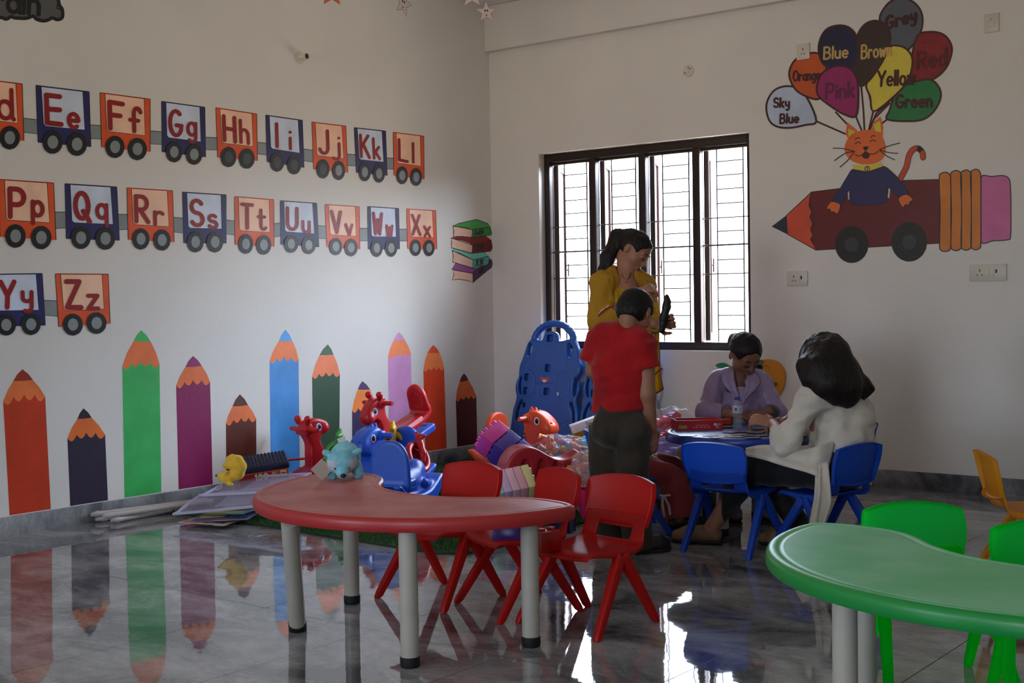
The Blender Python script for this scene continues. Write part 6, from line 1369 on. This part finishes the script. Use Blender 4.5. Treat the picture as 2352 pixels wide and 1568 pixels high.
s.cap(sl, el, .064, .058, .03).cyl(el, el+(wl_-el)*.42, .060, .058, .02).cap(el, el+[0, .01, -.008], .060, k=.03).cap(sr, er, .062, .056, .03).cyl(er, er+(wr_-er)*.86, .056, .050, .02)
s.cap(nb+[0, .0, .03], P(0, -.1, -.2), .058, k=.01, op='s')
s.noise(.014, 13, 22, (1, 1, .8)).noise(.009, 30, 25, (.7, .7, 1.3)); s.mesh('shirt', wht, f.t, smooth=2)
# shirt tails: over the thigh and hanging behind
drape([(J(1916, 1012, -.12), J(1900, 1100, -.22)), (J(1880, 1024, -.17), J(1872, 1092, -.225)), (J(1840, 1032, -.12), J(1850, 1084, -.20)), (J(1790, 1024, -.05), J(1800, 1070, -.13)), (J(1750, 1022, .02), J(1755, 1056, -.06)), (J(1712, 1029, .10), J(1712, 1047, .04))], 'shirt_front_tail', wht, f.t, .008)
drape([(J(1872, 1070, -.20), J(1900, 1060, -.20)), (J(1870, 1130, -.25), J(1903, 1116, -.26)), (J(1866, 1165, -.25), J(1908, 1152, -.27)), (J(1862, 1200, -.24), J(1903, 1182, -.26)), (J(1862, 1214, -.24), J(1897, 1208, -.26))], 'shirt_back_tail', wht, f.t, .018)
s = Sdf((-.48, -.28, .02), (.26, .48, .52), .007); s.cap(hips[0], hips[1], .105, .105, .03)
for i in (0, 1): s.cap(hips[i], knees[i], .084, .070, .02).cap(knees[i], ank[i]+[0, 0, .03], .074, .050, .03)
s.noise(.009, 13, 8); s.mesh('trousers', dtr, f.t)
sand = smat('sandal_tan', (120, 92, 66), .6)
for i in (0, 1): shoe(f, 'sandal', ank[i]*[1, 1, 0]+[.045, -.02, 0], ank[i]*[1, 1, 0]+[-.17, .06, 0], .043, sand, solem)
# ---- maroon trousers, left of the blue table, upper body hidden behind the boy
f = Fig('person in maroon flared trousers seated left of the table, mostly hidden behind the boy', 1446, 6.62); J = f.J
H = .222; HC = J(1428, 800, .0); Mh = basis((.85, .1, -.4), (.1, 0, 1)); P = lambda x, y, z: HC+Mh @ (np.array([x, y, z])*H)
nb = J(1424, 862, .0); sl, sr = J(1418, 885, .12), J(1418, 885, -.12); el, wl_ = J(1424, 985, .16), J(1450, 1040, .12); er, wr_ = J(1424, 985, -.14), J(1448, 1040, -.08)
hips = [np.array([-.02, .09, .36]), np.array([-.02, -.09, .36])]; knees = [J(1548, 1072, .16), J(1550, 1098, -.08)]; ank = [J(1572, 1160, .18), J(1558, 1180, -.06)]
for q in ank: q[2] = .09
toes = [a+[.13, .0, -.06] for a in ank]
seated_body(f, HC, H, Mh, nb, sl, sr, [(sl, el, wl_, (.9, -.1, -.1), (0, 0, -1), .16, .3, -1), (sr, er, wr_, (.9, .1, -.1), (0, 0, -1), .16, .3, 1)], hips, knees, ank, toes, sk2); face_marks(f, HC, H, Mh, hblk, lip)
s = Sdf(HC-.2, HC+.2, .0055); s.ell(P(0, -.085, .155), np.array((.385, .465, .385))*H, 0, 'u', Mh); s.cut(Mh @ np.array([0, .88, -.30]), P(0, .27, .16)); s.ell(P(0, -.5, .05), (.045, .045, .05), .02); s.mesh('hair', hblk, f.t)
mar = fabric('maroon', (156, 62, 66), (138, 52, 56), 220, .2)
s = Sdf((-.22, -.26, .34), (.22, .26, .86), .0075); s.cyl(nb-[0, 0, .04], (-.02, 0, .36), .12, .13, .04, sq=.75, ax=(1, 0, 0)).cap(sl, sr, .058, .058, .04).cap(sl, el, .055, .05, .03).cap(sr, er, .055, .05, .03).noise(.008, 14, 4); s.cap(nb, HC, .055, k=.01, op='s'); s.mesh('top', mar, f.t)
s = Sdf((-.22, -.26, .03), (.42, .36, .55), .0065); s.cap(hips[0], hips[1], .105, .105, .03)
for i in (0, 1): s.cap(hips[i], knees[i], .080, .062, .02).cyl(knees[i]-[0, 0, .0], ank[i]+[.01, 0, .0], .062, .10, .03)
s.noise(.010, 13, 31, (1, 1, .4)).noise(.006, 26, 35, (1, 1, .4)); tr = s.mesh('trousers', mar, f.t, smooth=2)
b = B(); y_ = -.155
for l in ([(1515, 1137), (1522, 1139), (1540, 1137)], [(1522, 1139), (1522, 1160), (1526, 1187)], [(1526, 1140), (1537, 1162), (1539, 1182)]): b.tube([J(*q, y_) for q in l], .006, 8)
b.out('white_bow', smat('ribbon_white', (200, 196, 190), .6), tr, smooth=True)
for i in (0, 1): shoe(f, 'shoe', ank[i]*[1, 1, 0]+[-.05, 0, 0], ank[i]*[1, 1, 0]+[.16, .0, 0], .04, smat('shoe_black', (26, 24, 24), .5), solem)
# ------------------------------------------------------------------ things on the blue table
def on_table(px, py, z=.5): return onF(px, py, z)
q = on_table(1694, 985); t = thing('water_bottle', 'small clear plastic water bottle with blue cap on the blue table', 'bottle', q, 0)
pet = smat('clear_bottle_plastic', (190, 200, 208), .04, .8, alpha=.16); 
bd = B().lathe([(.0, .001), (.024, .0), (.0265, .006), (.0265, .050), (.0215, .066), (.0265, .080), (.0265, .122), (.022, .140), (.0125, .153), (.0125, .157)], 28).out('bottle_body', pet, t, smooth=True)
B().lathe([(.0, .0015), (.0245, .003), (.0255, .05), (.0205, .066), (.0255, .080), (.0255, .112), (0, .112)], 28).out('water', smat('water', (190, 200, 206), .02, .5, alpha=.08), t, smooth=True)
B().lathe([(.0135, .154), (.0145, .155), (.0145, .170), (.0135, .1715), (0, .1715)], 28).out('cap', smat('cap_blue', (28, 54, 160), .35), t, smooth=True)
lb = B().lathe([(.0268, .086), (.0272, .0862), (.0272, .1218), (.0268, .122)], 28).out('label_band', smat('label_pale', (196, 208, 220), .35), t, smooth=True)
a0 = face(0, -1)-PI/2
P = Paint(lambda x, y, o: Vector((.0275*math.cos(a0+x/.0275), .0275*math.sin(a0+x/.0275), y))*1+Vector((o*math.cos(a0+x/.0275), o*math.sin(a0+x/.0275), 0)))
P.disc(.014, .104, .008, .009, 0, 20); P.disc(.014, .104, .005, .003, 1, 12); P.fill([(-.018, .094), (-.004, .094), (-.004, .097), (-.018, .097)], 0).fill([(-.018, .101), (-.007, .101), (-.007, .113), (-.018, .113)], 0)
P.out('label_print', [smat('label_navy', (34, 56, 130), .35), smat('label_white', (230, 234, 240), .35)], lb)
q = on_table(1600, 984); t = thing('puzzle_box', 'open red cardboard puzzle box standing on the blue table', 'box', q, face(.06, -1))
cr = smat('box_red', (176, 26, 34), .4); b = B(); w_, d_, h_ = .124, .075, .052
b.box((-w_, -d_, 0), (w_, d_, .003)).box((-w_, -d_, .003), (w_, -d_+.003, h_)).box((-w_, d_-.003, .003), (w_, d_, h_)).box((-w_, -d_+.003, .003), (-w_+.003, d_-.003, h_)).box((w_-.003, -d_+.003, .003), (w_, d_-.003, h_))
bx = b.out('tray', cr, t); 
P = Paint(lambda x, y, o: Vector((x, -d_-.0004-o, y))); rg = random.Random(7)
P.fill([(-.112, .008), (-.066, .008), (-.066, .026), (-.112, .026)], 0).disc(-.102, .030, .006, .007, 2, 12)
for i, x in enumerate((-.02, -.002, .016, .034)): P.fill([(x, .022), (x+.013, .022), (x+.013, .027), (x, .027)], 1)
for i, x in enumerate((-.035, -.018, .004, .022, .044)): P.fill([(x, .011), (x+.012, .011), (x+.012, .017), (x, .017)], 1)
P.disc(.095, .014, .010, .007, 1, 14).disc(.085, .028, .010, .007, 3, 14).disc(.105, .028, .009, .006, 1, 14)
P.out('box_print', [smat('print_mustard', (190, 140, 60), .4), smat('print_salmon', (206, 120, 116), .4), smat('print_dkgreen', (60, 120, 70), .4), smat('print_paleblue', (180, 200, 214), .4)], bx)
P = Paint(lambda x, y, o: Vector((x, y, h_+.0004+o))); P.stroke([(-w_, -d_+.0015), (w_, -d_+.0015)], .003, 0).stroke([(-w_+.0015, -d_), (-w_+.0015, d_)], .003, 0).stroke([(w_-.0015, -d_), (w_-.0015, d_)], .003, 0).out('worn_edge', smat('card_edge', (206, 160, 158), .6), bx)
cards = [(1580, 1000, .2), (1632, 1000, -.1), (1650, 1004, .3), (1668, 1000, .1), (1690, 1003, -.3), (1712, 1000, .2), (1728, 1005, 0), (1748, 1000, .4), (1680, 992, .8), (1712, 991, .1), (1736, 993, -.4), (1756, 990, .3), (1700, 998, .6), (1840, 1001, .1), (1855, 1000, .5), (1672, 980, .2), (1742, 984, .7)]
cardm = smat('puzzle_card', (60, 54, 66), .3)
first = None
for i, (x, y, a) in enumerate(cards):
    if i == 0 or first is None:
        t = thing('puzzle_card', 'dark printed puzzle card lying loose on the blue table', 'card', on_table(x, y, .5003), a, 'puzzle cards on the blue table'); first = t
        b = B().box((-.040, -.034, 0), (.040, .034, .0012)).out('card', cardm, t)
        P = Paint(lambda x, y, o: Vector((x*1.25, y*1.55, .0014+o))); cols = [(206, 96, 84), (226, 206, 180), (110, 140, 170), (214, 176, 96)]
        rg = random.Random(2)
        for u in range(5):
            for v in range(3): P.fill([(-.029+u*.0118, -.019+v*.0132), (-.029+u*.0118+.0105, -.019+v*.0132), (-.029+u*.0118+.0105, -.019+v*.0132+.009), (-.029+u*.0118, -.019+v*.0132+.009)], rg.randrange(4))
        P.out('card_print', [smat('print_%d_%d_%d' % c, c, .35) for c in cols], b)
    else: dup(first, on_table(x, y, .5003+.0003*i), a+.66)
q = on_table(1668, 975); t = thing('paint_pot', 'small orange pot on the blue table behind the water bottle', 'pot', q, 0); B().lathe([(0, 0), (.026, 0), (.03, .004), (.031, .032), (.028, .034), (.026, .012), (0, .010)], 24).out('pot_wall', smat('pot_orange', (206, 80, 40), .4), t, smooth=True)
q = on_table(1788, 980); t = thing('glue_bottle', 'small red glue bottle with white cap by the hand of the person in white', 'bottle', q, 0); B().lathe([(0, 0), (.012, 0), (.013, .01), (.013, .03), (.006, .038)], 16).out('bottle_body', smat('glue_red', (190, 30, 36), .35), t, smooth=True); B().lathe([(.0065, .038), (.006, .052), (0, .053)], 12).out('cap', smat('glue_cap_white', (214, 210, 210), .4), t, smooth=True)
# ------------------------------------------------------------------ fixtures on the walls
plw = smat('switch_plate_white', (214, 208, 198), .35); hole = smat('socket_hole', (24, 22, 24), .5)
def plate(name, label, x0, y0, x1, y1, bits):
    a, c = onR(x0, y0), onR(x1, y1); cx, cz, w, h = (a.x+c.x)/2, (a.z+c.z)/2, abs(c.x-a.x)/2, abs(a.z-c.z)/2
    t = thing(name, label, 'wall switch', (cx, 0, cz)); B().box((-w, -.012, -h), (w, -.0005, h)).out('plate', plw, t, bevel=.003)
    for k, u, v, bw, bh in bits:
        if k == 'pin': B().box((u*w-bw*h, -.0128, v*h-bh*h), (u*w+bw*h, -.0121, v*h+bh*h)).out('socket_hole', hole, t)
        else: B().box((u*w-bw*h, -.0165, v*h-bh*h), (u*w+bw*h, -.0121, v*h+bh*h)).out('rocker_switch', plw, t, bevel=.0015)
    return t
soc = lambda u, s=1: [('pin', u, .28, .06, .14), ('pin', u-.13*s, -.28, .055, .08), ('pin', u+.13*s, -.28, .055, .08)]
plate('socket_plate', 'white socket plate beside the painted blue balloon', 1831, 103, 1861, 135, soc(0, 1.6))
plate('socket_plate', 'white switch plate high on the wall near the painted grey balloon, top right', 2261, 34, 2296, 72, [('r', 0, -.05, .34, .36), ('pin', 0, .3, .04, .12)])
plate('switch_board', 'small white socket and switch plate under the painted pencil tip', 1809, 623, 1856, 656, soc(-.32)+[('r', .12, 0, .22, .46), ('pin', .42, .12, .10, .24)])
plate('switch_board', 'wide white socket and switch plate under the painted eraser', 2227, 608, 2313, 644, soc(-.42)+[('r', -.05, 0, .36, .44), ('pin', .47, .15, .10, .22), ('r', .30, 0, .16, .42)])
q = onR(1581, 163); t = thing('round_wall_plate', 'round white cover plate on the wall above the window', 'wall plate', (q.x, 0, q.z)); R_ = Matrix.Rotation(PI/2, 4, 'X')
B().lathe([(0, .0005), (.042, .0005), (.042, .004), (.036, .009), (.018, .011), (0, .011)], 32, M=R_).out('cover', plw, t, smooth=True); B().lathe([(0, .0111), (.016, .0111), (.015, .016), (0, .0165)], 20, M=R_).out('boss', plw, t, smooth=True)
for u, v in ((-.022, -.012), (.022, .012), (.006, .02)): B().lathe([(.0045, .0100), (.0045, .0118), (0, .0118)], 8, M=Matrix.Translation((u, 0, v)) @ R_).out('screw', hole, t)
q = onL(688, 132); t = thing('pipe_stub', 'short white pipe stub sticking out of the left wall above the train', 'pipe', (0, q.y, q.z), rot=(0, PI/2, 0))
B().lathe([(.042, .0005), (.042, .005), (.024, .008), (.022, .072), (.018, .072), (.0178, .02), (0, .02)], 28).out('pipe', plw, t, smooth=True); B().lathe([(.0174, .066), (.0174, .03), (0, .03)], 24).out('pipe_inside', smat('pipe_rust', (96, 40, 26), .7), t, smooth=True)
# fruit cut-out on the wall behind the lavender jacket
c3 = lambda x, y: (1580+x/4.9, 740+y/4.9)
def wall3(x, y, o): v = onR(*c3(x, y)); return Vector((v.x, -o, v.z))
t = thing('fruit_cutout', 'orange mango-shaped wall cut-out with green leaves behind the lavender jacket', 'wall decoration', (0, 0, 0))
org, lf = smat('foam_orange', (214, 140, 30), .7), smat('foam_green', (36, 128, 88), .7)
def foam(name, pts, m_, par, y0, y1):
    v0 = [wall3(x, y, y0) for x, y in pts]; v1 = [wall3(x, y, y1) for x, y in pts]; L = len(pts); tri = tessellate_polygon([[Vector((p[0], p[1], 0)) for p in pts]])
    b = B(); b.add(v0+v1, [tuple(k) for k in tri]+[tuple(L+j for j in k) for k in tri]+[(i, (i+1) % L, L+(i+1) % L, L+i) for i in range(L)]); return b.out(name, m_, par)
mg = foam('mango', smooth_closed([(640, 520), (720, 440), (830, 420), (930, 416), (1030, 450), (1088, 525), (1106, 610), (1085, 730), (1045, 805), (990, 850), (900, 900), (780, 900), (680, 820), (630, 680)]), org, t, .001, .013)
for pts in ([(770, 500), (775, 430), (815, 422), (862, 434), (850, 470), (815, 515)], [(930, 690), (950, 665), (1018, 680), (1000, 715), (960, 735), (935, 725)]): foam('leaf', smooth_closed(pts, 3), lf, t, .0131, .019)
foam('leaf', smooth_closed([(322, 478), (370, 456), (420, 458), (480, 490), (560, 520), (640, 560), (560, 560), (460, 520), (380, 514), (340, 505)], 3), lf, t, .001, .012)
P = Paint(lambda x, y, o: wall3(x, y, .0136+o)); P.stroke(smooth_open([(850, 510), (865, 494), (890, 488), (912, 500), (924, 520)]), 5, 0)
for l in ([(870, 560), (872, 545)], [(880, 570), (884, 548)], [(890, 582), (898, 560)], [(898, 596), (908, 578)], [(862, 565), (880, 572), (898, 596), (905, 612)]): P.stroke(l, 5, 0)
P.out('face_lines', [smat('face_ink', (40, 28, 22), .6)], mg)
# paper stars hanging from the ceiling
def star(label, px, py, dep, r, spin, roll, edge, lost=0):
    q = CAM+ray(px, py)*dep; z = q.z; t = thing('paper_star', label, 'paper star', (q.x, q.y, z), 0, rot=(PI/2, roll, face(0, -1)+spin))
    pts = [((r if i % 2 == 0 else r*.45)*math.sin(PI*i/5), (r if i % 2 == 0 else r*.45)*math.cos(PI*i/5)) for i in range(10)]
    b = B(); vs = [Vector((x, y, z_)) for z_ in (-.0006, .0006) for x, y in pts]; tri = tessellate_polygon([[Vector((x, y, 0)) for x, y in pts]])
    b.add(vs, [tuple(k) for k in tri]+[tuple(10+j for j in k) for k in tri]+[(i, (i+1) % 10, 10+(i+1) % 10, 10+i) for i in range(10)]); s_ = b.out('paper', smat('star_paper', (216, 204, 206), .8), t)
    P = Paint(lambda x, y, o: Vector((x, y, .0008+o))); P.stroke(pts, r*.05, 0, closed=True)
    if not lost:
        for sx in (-1, 1): P.disc(sx*r*.11, r*.15, r*.075, r*.10, 1, 14)
        P.fill(smooth_closed([(-r*.10, -r*.22), (0, -r*.25), (r*.12, -r*.20), (r*.06, -r*.34), (-r*.04, -r*.35)], 2), 2); P.stroke([(0, -r*.02), (0, -r*.08)], r*.02, 1)
    P.out('drawing', [smat('star_edge_'+edge[0], edge[1], .6), hole, smat('star_mouth', (190, 24, 40), .5)], s_)
    v = Matrix.Rotation(-roll, 3, 'Y') @ Vector((0, 0, 1)); inv = t.matrix_basis.to_3x3().inverted(); top = inv @ Vector((0, 0, RZM-z-.002))
    B().tube([(0, r*.9, 0), tuple(top)], .0008, 5).out('thread', smat('thread', (120, 116, 110), .7), t); return t
RED_E, PUR, ORG_E = ('red', (200, 70, 60)), ('purple', (110, 84, 120)), ('orange', (214, 140, 90))
star('white paper star with red edge and smiling face hanging before the corner', 1117, 28, 7.4, .062, .1, -.02, RED_E)
star('white paper star with orange edge, cut off by the picture top near the corner', 1084, -12, 7.6, .075, .0, .0, ORG_E)
star('white paper star with purple edge hanging turned half sideways above the left wall', 926, 8, 7.2, .075, .95, .25, PUR)
t = star('orange paper star, mostly above the top of the picture, over the left wall', 762, -16, 7.0, .075, .2, .0, RED_E, 1)
t.children[0].data = t.children[0].data.copy(); t.children[0].data.materials[0] = smat('star_paper_orange', (216, 110, 84), .8)
P = Paint(mapL); P.stroke([(949, 1015), (949, 1004), (960, 1004), (960, 1015)], 2, 0); P.out('painted_mark', [paintm('mark violet', (100, 74, 130))], wall_left)
